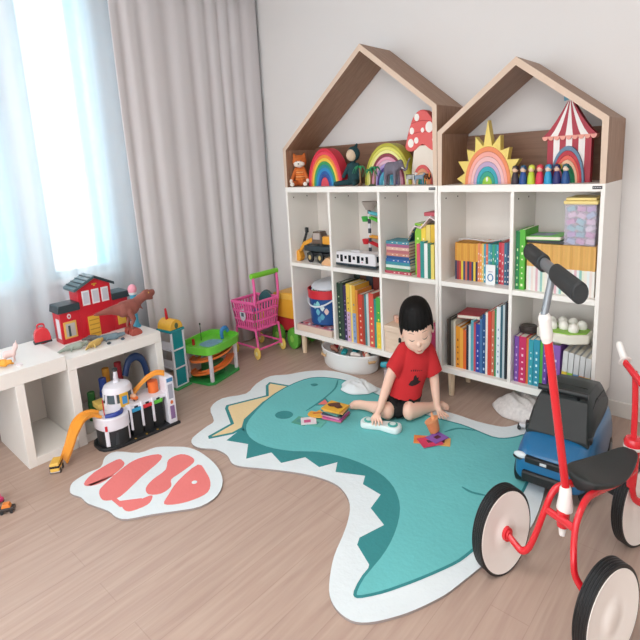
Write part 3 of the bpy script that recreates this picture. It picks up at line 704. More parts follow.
row(1.05, 1.165, SH1, [('#d8536a', 'pink', 1, .20), ('#2f8f8a', 'teal', 1.1, .215), ('#e8ebe8', 'white', 1, .205), ('#3a7f6a', 'dark green', .9, .21), ('#e6d36a', 'thin yellow', .9, .20)], 'in front of the tall yellow books', 'small thin books in front', y=.018, d=.045, seed=5)
o = book(.962, .012, SH1+.205, .115, .07, .12, '#2a4a5a', 'dark teal book leaning against lime green book above the flat pile', None, lean=radians(32), mark='#e9c46a'); 
b = MB(); rr = random.Random(4); N = 12; g = [[b.bm.verts.new((-.095+.19*i/N, -.07+.14*j/N, .018*sin(i*.9)+.012*rr.random() - .10*(1-i/N)**2)) for j in range(N+1)] for i in range(N+1)]
for i in range(N):
    for j in range(N): b._f([g[i][j], g[i+1][j], g[i+1][j+1], g[i][j+1]], 0)
o = b.build('crumpled_paper', mat('#e8d5d6', .8, .05, 20), angle=180); s_ = o.modifiers.new('s', 'SOLIDIFY'); s_.thickness = .006
o.location = (1.075, .12, 1.045); tag(o, 'crumpled pinkish white paper lying on top of the yellow books', 'paper')
o = MB().box(-.045, .045, -.06, .06, 0, .022).build('small_box', mat('#c0535f', .5), bevel=.003); o.location = (1.115, .135, 1.062); tag(o, 'small dark pink box on the crumpled paper above yellow books', 'box')
# second bookcase, upper left: series books
cols = []
for i in range(26):
    if i < 11: cols.append(('#d9a03f' if i % 3 else '#cf8f35', 'orange-topped', .9, .212, None, ['#2a3350', '#8a2f3a', '#b8402f', '#d9c33a', '#3a3f6a', '#c96a4a', '#263050', '#a8352f', '#2b3f5f', '#e0c23f', '#3a2f4a'][i]))
    elif i < 21: cols.append((['#e08a5a', '#e89a4a', '#d8c06a', '#3f9ab8', '#e2745a', '#4aa0b0', '#2f8f9a', '#3fa07a', '#2a8f8a', '#3a9ab0'][i-11], ['salmon', 'light orange', 'sand', 'sky blue', 'coral', 'aqua', 'teal', 'green', 'sea green', 'blue-green'][i-11], .85, .216, '#eef2ee'))
    else: cols.append((['#c0313f', '#d0505f', '#3a6a86', '#2f4a6a', '#9a2f5a'][i-21], ['crimson', 'red-pink', 'steel blue', 'navy', 'magenta'][i-21], 1.1, .228, '#e8dfe0'))
row(1.262, 1.592, SH1, cols, 'under the white magazine', 'series books in second bookcase upper left', y=.085, d=.15, seed=6)
b = MB(); N = 10; g = [[b.bm.verts.new((-.15+.30*i/N, -.09+.18*j/N, .022*(i/N)**2+.006*sin(i*.8))) for j in range(2)] for i in range(N+1)]
for i in range(N): b._f([g[i][0], g[i+1][0], g[i+1][1], g[i][1]], 0)
o = b.build('magazine', mat('#c9c3c0', .4, .25, 30), angle=180); s_ = o.modifiers.new('s', 'SOLIDIFY'); s_.thickness = .006
o.location = (1.44, .17, .938); tag(o, 'thin white magazine lying on top of the orange series books', 'magazine')
t = thing('price_card', 'small white card with a blue ring standing before the series books', 'card', (1.49, .045, SH1), 0, k=False)
MB().box(-.026, .026, 0, .003, 0, .112).build('card_sheet', mat('#eef0f0', .5, .01), t)
MB().box(-.026, .026, 0, .035, 0, .0015).build('card_foot', mat('#eef0f0', .5, .01), t)
b = MB(); ring = [(.014*cos(a), .019*sin(a)) for a in [2*pi*i/20 for i in range(20)]]
b.tube([(x, -.0006, .042+z) for x, z in ring], .0028, 6, closed=True, sub=1).build('blue_ring', mat('#2f7fb8', .5), t)
MB().box(-.012, .012, -.0006, .0005, .072, .076).build('text_line', mat('#a9a4b8', .5), t)
# second bookcase, upper right
row(1.628, 1.676, SH1, [('#1f7f4a', 'dark green', .8, .305, '#cfe8b0'), ('#58b43a', 'bright green', 1.1, .312, '#e8f4c0')], 'left of the orange series', 'tall green books', y=.03, d=.19, seed=7)
cols = []
for i in range(28): cols.append((['#d9a95a', '#dfae5f', '#d2a050', '#dba75a'][i % 4], 'tan-orange topped', .9, .245, None, ['#e9e2d8', '#dfe4e2', '#e6d8d0', '#e2e4d0', '#d8b0b8', '#dfe6e6', '#8fc0b8', '#e9e6e0'][(i*5) % 8]))
row(1.682, 1.998, SH1, cols, 'beneath the pastel tub', 'orange series books in second bookcase upper right', y=.04, d=.16, jit=.002, seed=8)
o = MB().box(-.105, .105, -.08, .08, 0, .020, 0).box(-.100, .107, -.082, .078, .003, .017, 1).box(-.06, .05, -.05, .05, .0201, .0206, 2).build('book', [mat('#5fbf45', .4), m_page, mat('#8f9ab0', .5, .4, 30)], flat=True)
o.location = (1.745, .12, SH1+.262); o.rotation_euler = (0, radians(-3), radians(-6)); tag(o, 'bright green picture book lying across the orange series beside the tub', 'book')
o = MB().box(-.09, .09, -.075, .075, 0, .014, 0).build('book', mat('#3a3f40', .5), flat=True); o.location = (1.77, .125, SH1+.2475); tag(o, 'thin dark book lying under the bright green picture book', 'book')
# pastel tub
t = thing('toy_tub', 'clear plastic tub of pastel bricks with a yellow lid, in top right compartment', 'tub', (1.923, .13, SH1+.2475), 0, k=False)
tubm = bpy.data.materials.new('clear_plastic'); tubm.use_nodes = True; nt = tubm.node_tree; nt.nodes.clear()
oo = nt.nodes.new('ShaderNodeOutputMaterial'); mx = nt.nodes.new('ShaderNodeMixShader'); tr = nt.nodes.new('ShaderNodeBsdfTransparent'); pb = nt.nodes.new('ShaderNodeBsdfPrincipled')
pb.inputs['Base Color'].default_value = (.75, .68, .80, 1); pb.inputs['Roughness'].default_value = .15; mx.inputs[0].default_value = .28
nt.links.new(tr.outputs[0], mx.inputs[1]); nt.links.new(pb.outputs[0], mx.inputs[2]); nt.links.new(mx.outputs[0], oo.inputs[0])
b = MB()
for a in ((-.068, -.066, -.09, .09), (.066, .068, -.09, .09), (-.066, .066, -.09, -.088), (-.066, .066, .088, .09)): b.box(*a, .002, .195)
b.box(-.068, .068, -.09, .09, 0, .002); b.build('tub_body', tubm, t)
MB().box(-.074, .074, -.096, .096, .195, .212).box(-.066, .066, -.088, .088, .212, .226).build('tub_lid', mat('#ecd58a', .4, .03), t, bevel=.004)
rr = random.Random(5); k = 0
for zz in range(6):
    for xx in range(3):
        c = rr.choice(['#d98ac0', '#b58ad0', '#5fc0c8', '#e6c2d8', '#8fb8e0', '#d0a0d8', '#3fa8b8', '#f0e0ec'])
        M_ = Matrix.Translation((-.042+xx*.042, -.064, .018+zz*.031)) @ Matrix.Rotation(rr.uniform(-.6, .6), 4, 'Y') @ Matrix.Rotation(rr.uniform(-.3, .3), 4, 'Z')
        o = MB().box(-.018, .018, -.016, .016, -.011, .011, M=M_).cyl(M_ @ Vector((-.008, 0, .011)), M_ @ Vector((-.008, 0, .015)), .005, n=10).cyl(M_ @ Vector((.008, 0, .011)), M_ @ Vector((.008, 0, .015)), .005, n=10).build('toy_brick', mat(c, .35), bevel=.0015)
        o.location = (1.923, .13, SH1+.2475)
        tag(o, 'pastel toy brick among the others inside the clear yellow-lidded tub', 'toy brick', 'pastel bricks in the clear tub')
# second bookcase, lower left: picture books
sp = [('#4a4038', 'dark brown', .5, .285), ('#2e2a28', 'black', .5, .29), ('#8a8578', 'grey', .7, .28), ('#d9d0bf', 'off-white', .5, .28), ('#e79a2f', 'orange', 1.1, .25, '#8a3a20'), ('#efb04a', 'light orange', .8, .245), ('#e2682f', 'deep orange', .8, .235), ('#202a3a', 'midnight blue', .6, .265), ('#d8e4e6', 'white', .5, .27), ('#5aa8b8', 'aqua', .7, .30),
      ('#c9505a', 'red', .5, .29), ('#2b3f9a', 'royal blue', 1.0, .285, '#c8d0f0'), ('#3f6fa0', 'mid blue', .6, .32), ('#1f4a80', 'deep blue', .8, .345, '#bcd0e8'), ('#e9e4da', 'ivory', .5, .36), ('#d0402f', 'bright red', .8, .37), ('#c86a50', 'terracotta', .7, .375, '#f2e0d0'), ('#3f8a5a', 'green', .5, .385), ('#dfe8ee', 'pale blue', .9, .40, '#7a9ab8'), ('#2a5f70', 'dark teal', .5, .41), ('#b8c4c8', 'silver grey', .5, .42), ('#17202a', 'near-black', .5, .43)]
row(1.240, 1.592, SH0, sp, 'in second bookcase, lower left', 'picture books in second bookcase lower left', y=.03, d=.20, seed=9)
o = MB().box(-.065, .065, -.08, .08, 0, .022, 0).box(-.062, .067, -.082, .078, .003, .019, 1).build('book', [mat('#a8303a', .5, .3, 30), m_page], flat=True); o.location = (1.345, .15, SH0+.292); o.rotation_euler = (0, radians(-2), .1); tag(o, 'dark red patterned book lying on the orange picture books', 'book')
# second bookcase, lower right
sp = [('#7a4aa0', 'purple', 1.0, .255, '#c9b0e0'), ('#c8285f', 'magenta', 1.5, .258, '#f4c8d8'), ('#d8702f', 'thin orange', .5, .252), ('#2f9aa8', 'teal', 1.0, .25, '#c8ecf0'), ('#2a8fa8', 'dark aqua', 1.3, .255, '#d0f0f4'), ('#4aa83f', 'green', .6, .25), ('#6a3f9a', 'violet', .9, .25, '#c8b0e8')]
row(1.630, 1.80, SH0, sp, 'in second bookcase, lower right', 'bright thick books in second bookcase lower right', y=.035, d=.18, seed=10)
o = book(1.838, .045, SH0, .245, .04, .17, '#8a5ab0', 'lilac thick book standing right of the bright thick row', None, mark='#ded0ee')
for i in range(5):
    c = ['#e8c83a', '#9ac83a', '#6a9ac8', '#d8882f', '#e0b03a'][i]
    book(1.878+i*.0265, .023, SH0, .225-.004*i, .035, .17, '#d5d6d6', 'white comic with %s foot, %s among the five right of lilac book' % (['yellow', 'lime', 'blue', 'orange', 'golden'][i], ['leftmost', 'second', 'middle', 'fourth', 'rightmost'][i]), 'white comics with coloured feet', mark=None, base=c, lean=radians(2.5))
# egg tray
t = thing('egg_tray', 'octagonal white tray with green rim holding toy eggs, on the lower right books', 'tray', (1.853, .12, SH0+.262), 0, k=False)
oct_ = [(.125*cos(a)*1.08, .105*sin(a)) for a in [2*pi*(i+.5)/8 for i in range(8)]]
MB().prism(oct_, XY, 0, .050).build('tray_body', mat('#e9e4d6', .4, .02), t, bevel=.008, seg=3)
MB().prism([(x*.9, y*.9) for x, y in oct_], XY, .048, .056).build('tray_liner', mat('#8fbf4a', .5, .05), t, bevel=.003)
for i in range(7):
    x, y = [(-.072, .03), (-.026, .055), (.026, .052), (.074, .028), (-.05, -.035), (.0, -.015), (.052, -.04)][i]
    o = MB().ell((0, 0, 0), (.025, .025, .030), 18).build('toy_egg', mat('#f2efe6', .35, .01)); o.location = (1.853+x, .12+y, SH0+.262+.068)
    tag(o, 'white toy egg sitting upright in the green-lined octagonal tray', 'toy egg', 'toy eggs in the octagonal tray')
o = MB().cyl((0, 0, 0), (0, 0, .018), .045, .05, 24).cyl((0, 0, .018), (0, 0, .034), .05, .038, 24).build('toy_pan', mat('#3a3230', .4, .1)); o.location = (1.672, .13, SH0+.262); tag(o, 'small dark round toy pan on purple books left of the egg tray', 'toy pan')
# ------------------------------------------------------------------ first bookcase, left column
t = thing('toy_bucket', 'blue round toy bucket with red rim and white lid, lower left compartment', 'bucket', (.205, .155, SH0+.056), 0, k=True)
MB().lathe([(0, 0), (.112, 0), (.122, .006), (.130, .145), (.124, .145), (.118, .01), (0, .01)], n=40).build('bucket_body', mat('#1f4f8f', .4, .05), t)
MB().lathe([(.129, .140), (.137, .142), (.140, .185), (.132, .186), (.127, .150), (.129, .140)], n=40).build('bucket_rim', mat('#d0303c', .4, .04), t)
b = MB()
for i in range(10):
    a0 = radians(-128+i*9)
    if i < 5:
        for j, (zz, cc) in enumerate(((.05, 0), (.08, 1), (.11, 0))):
            pass
def on_cyl(pts, r0, r1, z0, z1, phi, m, name, par):
    b = MB(); vs = []
    N = 14; f0 = []
    for i in range(N+1):
        for (u, v) in ():
            pass
    P = []
    for (u, v) in pts:
        rr_ = r0 + (r1-r0)*(v-z0)/(z1-z0); a = phi + u/rr_; P.append(b.bm.verts.new((rr_*cos(a), rr_*sin(a), v)))
    b._f(P, 0); return b.build(name, m, par, fix=False)
for i, (u, v, c) in enumerate([(-.02, .075, '#6fb8c8'), (.012, .050, '#5fa8bf'), (.015, .098, '#d8e8ea'), (-.045, .105, '#7fc0c8'), (.045, .078, '#e8c8c0'), (-.018, .115, '#8fd0d0'), (-.012, .035, '#4f90b8')]):
    on_cyl([(u-.018, v), (u-.009, v-.012), (u, v-.018), (u+.009, v-.012), (u+.018, v), (u+.009, v+.012), (u, v+.018), (u-.009, v+.012)], .124, .1325, 0, .145, radians(-72), mat(c, .5), 'bucket_sticker', t)
MB().tube([(.137*cos(a), .137*sin(a)-.004, .165-.062*sin((a-radians(185))/radians(170)*pi)) for a in [radians(185+i*17) for i in range(11)]], .0045, 8, sub=3).build('bucket_handle', mat('#dfe4ec', .35), t)
lid = MB().lathe([(0, .012), (.118, .006), (.128, .0), (.130, .006), (.118, .014), (0, .02)], n=36).xform(Matrix.Translation((.008, .02, .196)) @ Matrix.Rotation(radians(6), 4, 'X')).build('bucket_lid', mat('#dcdfe6', .35), t)
rr = random.Random(9)
for i in range(9):
    a = radians(200+i*17); o = MB().box(-.014, .014, -.012, .012, -.010, .010).build('toy_brick', mat(['#2a2f3a', '#3f5f9a', '#d8d8d8', '#3a8f5a', '#8a2f3a'][i % 5], .4), bevel=.001)
    o.location = (.205+.095*cos(a), .155+.095*sin(a), SH0+.056+.178*K); o.rotation_euler = (rr.random(), rr.random(), rr.random()*3); tag(o, 'small toy brick heaped in the mouth of the blue bucket', 'toy brick', 'bricks heaped in the blue bucket')
t = thing('puzzle_tray', 'pale wooden tray with pink puzzle pieces under the blue bucket', 'tray', (.20, .15, SH0), 0, k=False)
MB().box(-.175, .165, -.145, .14, 0, .046).build('tray_box', mat('#e3cdbb', .5), t, bevel=.003)
MB().box(-.168, .158, -.138, .133, .046, .050).build('puzzle_board', mat('#c9909a', .5, .35, 30), t)
for i in range(9):
    o = MB().prism(smooth2([(-.014, 0), (-.004, .010), (.008, .006), (.015, -.004), (.002, -.010)], 2), XY, 0, .004).build('puzzle_piece', mat(['#3f3a4a', '#c8384a', '#e8e0e0', '#4a6a8a', '#c85a6a'][i % 5], .5), t)
    o.location = (-.150+i*.038, -.115+.012*(i % 2), .050); o.rotation_euler = (0, 0, i*1.3)
# crane truck
yel = mat('#e8a236', .35, .04, 8); bkp = mat('#23262a', .5, .06, 15)
t = thing('toy_excavator', 'yellow and black toy excavator truck in upper left compartment', 'toy truck', (.19, .12, SH1), radians(3), k=True)
MB().box(-.085, .155, -.045, .045, .030, .048).build('chassis', bkp, t, bevel=.004)
for x in (-.045, .045, .13):
    for y in (-.048, .048):
        w = MB().lathe([(0, -.013), (.022, -.013), (.027, -.009), (.027, .009), (.022, .013), (0, .013)], (x, y, .027), 24, ax='y').build('wheel', bkp, t)
        MB().lathe([(0, -.0145), (.012, -.0145), (.013, .0145), (0, .0145)], (x, y, .027), 16, ax='y').build('wheel_hub', mat('#c8b27a', .4), w)
MB().box(-.11, .16, -.046, .046, .055, .085).build('body', mat('#2f3b42', .45), t, bevel=.006)
MB().cyl((.03, 0, .085), (.03, 0, .095), .04, n=24).build('turntable', bkp, t)
cb = MB().prism([(-.035, .095), (.055, .095), (.055, .135), (.04, .158), (-.02, .158), (-.035, .13)], XZ, -.042, .03).build('cab', mat('#6a5a50', .25, .2, 20), t, bevel=.004)
MB().box(-.022, .04, -.0435, -.0415, .118, .150).build('cab_window', mat('#b9aca6', .15), cb)
MB().box(.06, .13, -.042, .035, .095, .135).build('engine_cover', yel, t, bevel=.006)
MB().prism([(-.02, .11), (-.02, .132), (-.12, .10), (-.165, .055), (-.150, .045), (-.11, .08)], XZ, -.040, -.020).build('boom', yel, t, bevel=.003)
MB().prism([(-.135, .088), (-.092, .160), (-.080, .154), (-.118, .085)], XZ, -.034, -.024).build('boom_arm', bkp, t)
MB().prism([(-.165, .06), (-.150, .05), (-.135, .02), (-.150, .0), (-.185, .0), (-.195, .03)], XZ, -.055, -.005).build('bucket_shovel', yel, t, bevel=.004)
MB().box(-.100, -.075, -.036, -.02, .150, .176).build('work_lamp', bkp, t, bevel=.003)
o = put(MB().prism([(-.05, 0), (.05, 0), (.05, .012), (.02, .035), (-.005, .038), (-.05, .012)], XZ, -.02, .02).build('toy_truck_bed', mat('#e3b184', .4), bevel=.003), (.335, .045, SH1)); tag(o, 'small tan plastic toy ramp lying beside the excavator wheels', 'toy part')
# train
t = thing('toy_train', 'white toy subway carriage with black windows, upper middle compartment', 'toy train', (.573, .085, SH1), 0, k=True)
whs = mat('#dedcdf', .3, .02)
MB().prism([(-.165, .014), (.165, .014), (.165, .058), (.155, .072), (.14, .076), (-.155, .076), (-.165, .068)], XZ, -.048, .048).build('carriage', whs, t, bevel=.007, seg=3)
MB().box(-.167, .167, -.0495, .0495, .010, .022).build('skirt', mat('#22323a', .4), t, bevel=.003)
for i, (x, w, h0, h1) in enumerate([(-.145, .008, .042, .060), (-.113, .011, .028, .062), (-.078, .010, .042, .058), (-.043, .012, .028, .062), (-.008, .010, .042, .058), (.028, .012, .028, .062), (.062, .010, .042, .058), (.098, .010, .030, .062)]):
    MB().box(x-w, x+w, -.0495, -.047, h0, h1).build('window' if h0 > .04 else 'train_door', mat('#1d2229', .2), t, bevel=.002)
MB().box(.163, .1665, -.034, .034, .036, .064).build('windscreen', mat('#22303a', .15), t, bevel=.003)
MB().box(-.05, .02, -.02, .02, .076, .082).build('roof_unit', whs, t, bevel=.002)
MB().cyl((.06, -.0497, .034), (.06, -.048, .034), .004, n=10).build('round_emblem', mat('#c87a8a', .4), t)
# marble run
t = thing('marble_run', 'marble run tower with chequered pole and coloured ramps behind toy train', 'marble run', (.56, .235, SH1), 0, k=True)
MB().lathe([(0, 0), (.05, 0), (.05, .008), (0, .008)]).build('tower_base', whs, t)
for i in range(11):
    MB().cyl((-.005, 0, .008+i*.0235), (-.005, 0, .008+(i+1)*.0235), .011, n=14).build('pole_block', mat('#e4dfe2' if i % 2 else '#3a3f4a', .4), t)
MB().lathe([(0, .262), (.022, .262), (.045, .300), (.041, .302), (.02, .268), (0, .268)], n=24, sx=1.3).build('top_funnel', mat('#b0a29a', .35), t)
for z0, z1, c, s in ((.245, .222, '#5fc0cc', 1), (.222, .180, '#5abf3f', 1), (.130, .118, '#e8a23a', 1), (.100, .060, '#d8303a', 1)):
    b = MB(); n = 10
    pr_ = [(-.016, .010), (-.014, 0), (0, -.006), (.014, 0), (.016, .010), (.013, .010), (.011, .002), (0, -.003), (-.011, .002), (-.013, .010)]
    b.prism(pr_, lambda a, c_, t_: (.0+.175*t_, a, c_+z0+(z1-z0)*t_), 0, 1).build('ramp', mat(c, .3), t)
for z0, c in ((.205, '#3fae4a'), (.095, '#d8303a')):
    MB().lathe([(0, 0), (.02, .0), (.028, .022), (.025, .024), (.018, .004), (0, .004)], (-.034, -.005, z0), 20).build('catch_cup', mat(c, .3), t)
MB().cyl((.135, 0, 0), (.135, 0, .27), .006, n=10).build('support_post', mat('#a8705a', .4), t)
# lower right compartment: wooden play house box
t = thing('wooden_toy_box', 'pale wooden box with a dark hole, lower right compartment behind the child', 'toy box', (.955, .14, SH0), 0, k=False)
wd = wood_mat('pale_pine', '#dfc4ac', '#e8d2be', (3, 3, 18), .5)
MB().box(-.155, .135, -.12, .12, 0, .135).build('box_body', wd, t, bevel=.003)
MB().box(-.162, .142, -.128, .126, .135, .175).build('box_lid', wd, t, bevel=.004)
MB().prism([(-.045, .075), (-.025, .075), (-.025, .100), (-.030, .108), (-.040, .108), (-.045, .100)], XZ, -.1215, -.118).build('hole', mat('#1d1a1a', .8), t)
for i, (x, y, c, l) in enumerate([(-.09, -.04, '#d8a58a', 'salmon'), (-.05, .0, '#c98f6f', 'tan'), (-.02, -.05, '#e6c9b0', 'cream'), (-.075, .03, '#b0705a', 'brown'), (-.12, -.02, '#e0b8a8', 'pale pink')]):
    o = MB().prism(smooth2([(-.022, 0), (-.012, .016), (.012, .014), (.022, 0), (.01, -.014), (-.012, -.015)], 2), XY, 0, .03+.008*(i % 3)).build('wooden_toy_piece', mat(c, .5), bevel=.004); o.location = (.955+x, .14+y, SH0+.175)
    tag(o, '%s wooden toy piece lying on the pale wooden box lid' % l, 'toy piece', 'wooden pieces on the pale box')
o = MB().box(-.022, .022, -.09, .09, 0, .22).build('storage_case', mat('#b02a5a', .4), bevel=.006); o.location = (1.135, .14, SH0); tag(o, 'upright magenta case at the right end of the compartment behind the child', 'case')
# ------------------------------------------------------------------ on top of the bookcases
def rainbow(name, label, x, y, z, cols, R0, rmin, depth, group=None, ez=1.0, names=None):
    t = thing(name, label, 'stacking toy', (x, y, z), 0, group)
    n = len(cols); st = (R0-rmin)/n
    for i, c in enumerate(cols):
        r1 = R0-i*st; r0 = 0 if i == n-1 else r1-st*.93
        MB().arch(r0, r1, -depth/2, depth/2, 0, 0, ez, 36).build('arch', mat(c, .55, .05, 25), t, bevel=.0015)
    return t
rainbow('stacking_rainbow', 'vivid red-to-blue wooden stacking rainbow between fox and dark plush toy', .300, .13, ZTOP, ['#d8283f', '#e8455a', '#ec8a3a', '#f0c84a', '#3f9f5a', '#2a8f9a', '#2f8fc8', '#2a5fa8', '#344a8f', '#d84a5a'], .152, .022, .085, ez=1.18)
rainbow('stacking_rainbow', 'pastel wooden stacking rainbow behind the palm trees and elephant', .780, .175, ZTOP, ['#b8b03a', '#e0dc6a', '#ece89a', '#8f3a4a', '#e8a0b8', '#e8c0d0', '#b8a0d8', '#5a4a8f', '#5fb8d8', '#4aa8c0', '#8fd0d8'], .172, .02, .09, ez=1.05)
# fox
fox = cloth('#c8692f'); t = thing('fox_plush', 'orange plush fox with striped jumper sitting at left end under the roof', 'plush toy', (.074, .085, ZTOP), radians(34)); t.scale = (1.40, 1.40, K)
b = MB(); b.cap((0, .01, .030), (0, .005, .075), .030, .022, 16); b.ell((0, 0, .124), (.037, .031, .032), 20)
for s in (-1, 1):
    b.cyl((s*.020, 0, .142), (s*.029, .0, .165), .014, .004, 12)
    b.cap((s*.020, 0, .085), (s*.040, -.025, .035), .010, .009, 12); b.cap((s*.016, -.01, .020), (s*.032, -.052, .014), .014, .011, 12)
b.build('fox_body', fox, t, remesh=.003, smooth_it=3)
MB().ell((0, -.012, .113), (.029, .024, .019), 18).build('fox_face', cloth('#efe6dc'), t)
MB().ell((0, -.037, .112), (.004, .003, .003), 10).build('fox_nose', mat('#2a201c', .5), t)
for s in (-1, 1):
    MB().ell((s*.012, -.029, .126), .003, 10).build('fox_eye', mat('#1c1816', .3), t)
    MB().ell((s*.042, -.030, .028), (.009, .009, .012), 12).build('fox_paw', cloth('#efe6dc'), t)
    MB().ell((s*.033, -.058, .014), (.011, .009, .011), 12).build('fox_foot', cloth('#efe6dc'), t)
for i in range(5):
    z = .038+i*.011; r = .0318-.0016*i
    MB().lathe([(r-.003, -.003), (r, -.002), (r, .002), (r-.003, .003)], (0, .0095-.001*i, z), 24).build('jumper_stripe', cloth('#f0b070' if i % 2 else '#e8883a'), t)
# dark plush
dg = cloth('#1f4248'); t = thing('hooded_plush', 'dark teal plush toy with hood and plain beige face between the two rainbows', 'plush toy', (.530, .11, ZTOP), radians(14)); t.scale = (1.3, 1.3, K*.96)
b = MB(); b.cap((0, .01, .035), (-.004, .008, .095), .034, .022, 16); b.ell((.004, .002, .150), (.034, .030, .036), 20); b.cyl((.012, .006, .175), (.022, .012, .198), .012, .004, 10)
for s in (-1, 1):
    b.cap((s*.022, .004, .098), (s*.045, -.02, .045), .011, .009, 12); b.cap((s*.016, -.005, .018), (s*.05-.02, -.062, .013), .015, .012, 12)
b.build('plush_body', dg, t, remesh=.003, smooth_it=3)
MB().ell((.0, -.012, .145), (.027, .024, .029), 20).build('plush_face', cloth('#dcc3a8'), t)
# palms
def palm_part(t, x, y, h, seed):
    b = MB(); b.tube([(x, y, 0), (x+.003, y, h*.5), (x-.001, y, h)], .0048, 8); b.build('palm_trunk', mat('#8a6a45', .7, .2, 60), t)
    rr = random.Random(seed)
    for i in range(7):
        a = 2*pi*i/7+rr.random()*.3; L = .047; b = MB(); n = 6; A = []; B_ = []
        for k in range(n+1):
            u = k/n; r = L*u; z = h+.012*sin(u*pi*.9)-.028*u*u; w = .013*sin(pi*min(1, u+.15))**.7*(1-u*.5)
            px, py = x+r*cos(a), y+r*sin(a)
            A.append(b.bm.verts.new((px-w*sin(a), py+w*cos(a), z))); B_.append(b.bm.verts.new((px+w*sin(a), py-w*cos(a), z-.002)))
        for k in range(n): b._f([A[k], A[k+1], B_[k+1], B_[k]], 0)
        o = b.build('palm_frond', mat('#1f8f5a', .5, .15, 40), t, angle=180, fix=False); q = o.modifiers.new('s', 'SOLIDIFY'); q.thickness = .002
t = thing('toy_palm_tree', 'single green toy palm tree with a stout trunk beside dark plush toy', 'toy tree', (.630, .05, ZTOP)); palm_part(t, 0, 0, .082, 1); MB().lathe([(0, 0), (.017, 0), (.013, .010), (0, .012)]).build('palm_base', mat('#6a4a35', .7), t)
t = thing('toy_palm_tree', 'double-stemmed green toy palm tree before the pastel rainbow', 'toy tree', (.725, .05, ZTOP)); palm_part(t, -.014, 0, .066, 2); palm_part(t, .016, .004, .076, 3); MB().lathe([(0, 0), (.024, 0), (.020, .006), (0, .008)]).build('palm_base', mat('#3a4a35', .7), t)
# elephant
def critter(name, label, loc, rz, s, body, legs, head, extra, m, cat='toy animal', group=None, k=True):
    t = thing(name, label, cat, loc, rz, group, k=k); b = MB(); v = lambda p: tuple(q*s for q in p)
    for seg in body+legs+head: b.cap(v(seg[0]), v(seg[1]), seg[2]*s, seg[3]*s, 12)
    b.build('body', m, t, remesh=max(.0012, .004*s), smooth_it=2); return t
el = mat('#6f6a78', .7, .15, 50, .4)
t = critter('toy_elephant', 'grey toy elephant with raised trunk walking towards the mushroom house', (.880, .05, ZTOP), 0, 1.0,
    [((-.032, 0, .072), (.020, 0, .074), .028, .027)],
    [((-.045, s*.014, .06), (-.047, s*.015, .008), .012, .009) for s in (-1, 1)] + [((.022, s*.014, .06), (.024+.004*s, s*.015, .008), .012, .009) for s in (-1, 1)],
    [((.030, 0, .082), (.052, 0, .090), .020, .019), ((.066, 0, .082), (.078, 0, .064), .009, .007), ((.078, 0, .064), (.095, 0, .068), .007, .006), ((.095, 0, .068), (.103, 0, .095), .006, .005), ((.103, 0, .095), (.118, 0, .112), .005, .004), ((-.058, 0, .085), (-.066, 0, .045), .003, .003)], [], el)
for s in (-1, 1):
    b = MB(); b.ell((.036, s*.021, .082), (.016, .003, .020), 14); b.build('ear', el, t)
    MB().cyl((.066, s*.008, .074), (.082, s*.011, .070), .0025, .001, 8).build('tusk', mat('#e8e0d0', .4), t)
# mushroom house
t = thing('mushroom_house', 'wooden mushroom house with spotted red cap and small rainbow arch door', 'stacking toy', (1.028, .165, ZTOP)); t.scale = (1.08, 1, K)
wcr = mat('#ece2d4', .55); mred = mat('#e2625f', .5, .05)
MB().prism([(-.078, 0), (.078, 0), (.072, .08), (.060, .16), (-.052, .16), (-.068, .08)], XZ, -.022, .022).build('mushroom_stem', wcr, t, bevel=.003)
cap_ = smooth2([(-.105, .150), (-.098, .185), (-.080, .230), (-.055, .275), (-.020, .300), (.020, .300), (.055, .272), (.085, .225), (.102, .180), (.103, .150), (.060, .138), (.0, .165), (-.060, .138)], 3)
cp = MB().prism(cap_, XZ, -.028, .028).build('mushroom_cap', mred, t, bevel=.003)
for k, (z, amp) in enumerate(((.205, .010), (.252, .008))):
    hw = .088 if k == 0 else .064
    MB().tube([(-hw+2*hw*i/6, -.0282, z+amp*sin(i*pi/6)) for i in range(7)], .0014, 6).build('cap_seam', mat('#b8403f', .6), cp)
for x, z, r in ((-.03, .275, .015), (-.062, .222, .014), (.045, .232, .022), (.004, .222, .010), (-.070, .172, .018), (-.035, .182, .013), (.075, .180, .012)):
    MB().cyl((x, -.0300, z), (x, -.0275, z), r, n=20).build('cap_spot', mat('#f4efe8', .5), cp)
for i, c in enumerate(['#e2625f', '#e8a07a', '#ecc8a0', '#2f8f6a', '#2f8fa8']):
    r1 = .060-i*.0115; MB().arch(0 if i == 4 else r1-.0108, r1, -.034, -.012, 0, 0, 1.35, 24).build('door_arch', mat(c, .5), t, bevel=.001)
# small animals
def small_quad(name, label, loc, rz, s, col, stripe=None):
    t = critter(name, label, loc, rz, s, [((-.020, 0, .036), (.018, 0, .037), .011, .0105)],
        [((a, b_*.006, .030), (a+.002, b_*.007, .004), .0045, .003) for a in (-.024, .020) for b_ in (-1, 1)],
        [((.022, 0, .040), (.032, 0, .052), .006, .005), ((.032, 0, .052), (.043, 0, .049), .0055, .0035), ((-.031, 0, .040), (-.038, 0, .022), .002, .0015), ((.030, 0, .056), (.029, 0, .062), .002, .001)], [], mat(col, .6, .1, 60))
    if stripe:
        for i in range(7):
            x = (-.026+i*.0085)*s; r = .0118*s
            MB().lathe([(r-.001, -.0012), (r+.0003, -.0012), (r+.0003, .0012), (r-.001, .0012)], (x, 0, .0365*s), 16, ax='x').build('stripe', mat(stripe, .6), t)
    return t
small_quad('toy_zebra', 'small black and white striped toy zebra at the mushroom house foot', (1.005, .045, ZTOP), radians(10), .95, '#d8d8d4', '#2a2a2c')
small_quad('toy_tiger', 'small orange striped toy tiger at the right end of the top board', (1.105, .06, ZTOP), radians(-35), .95, '#d8823f', '#33241c')
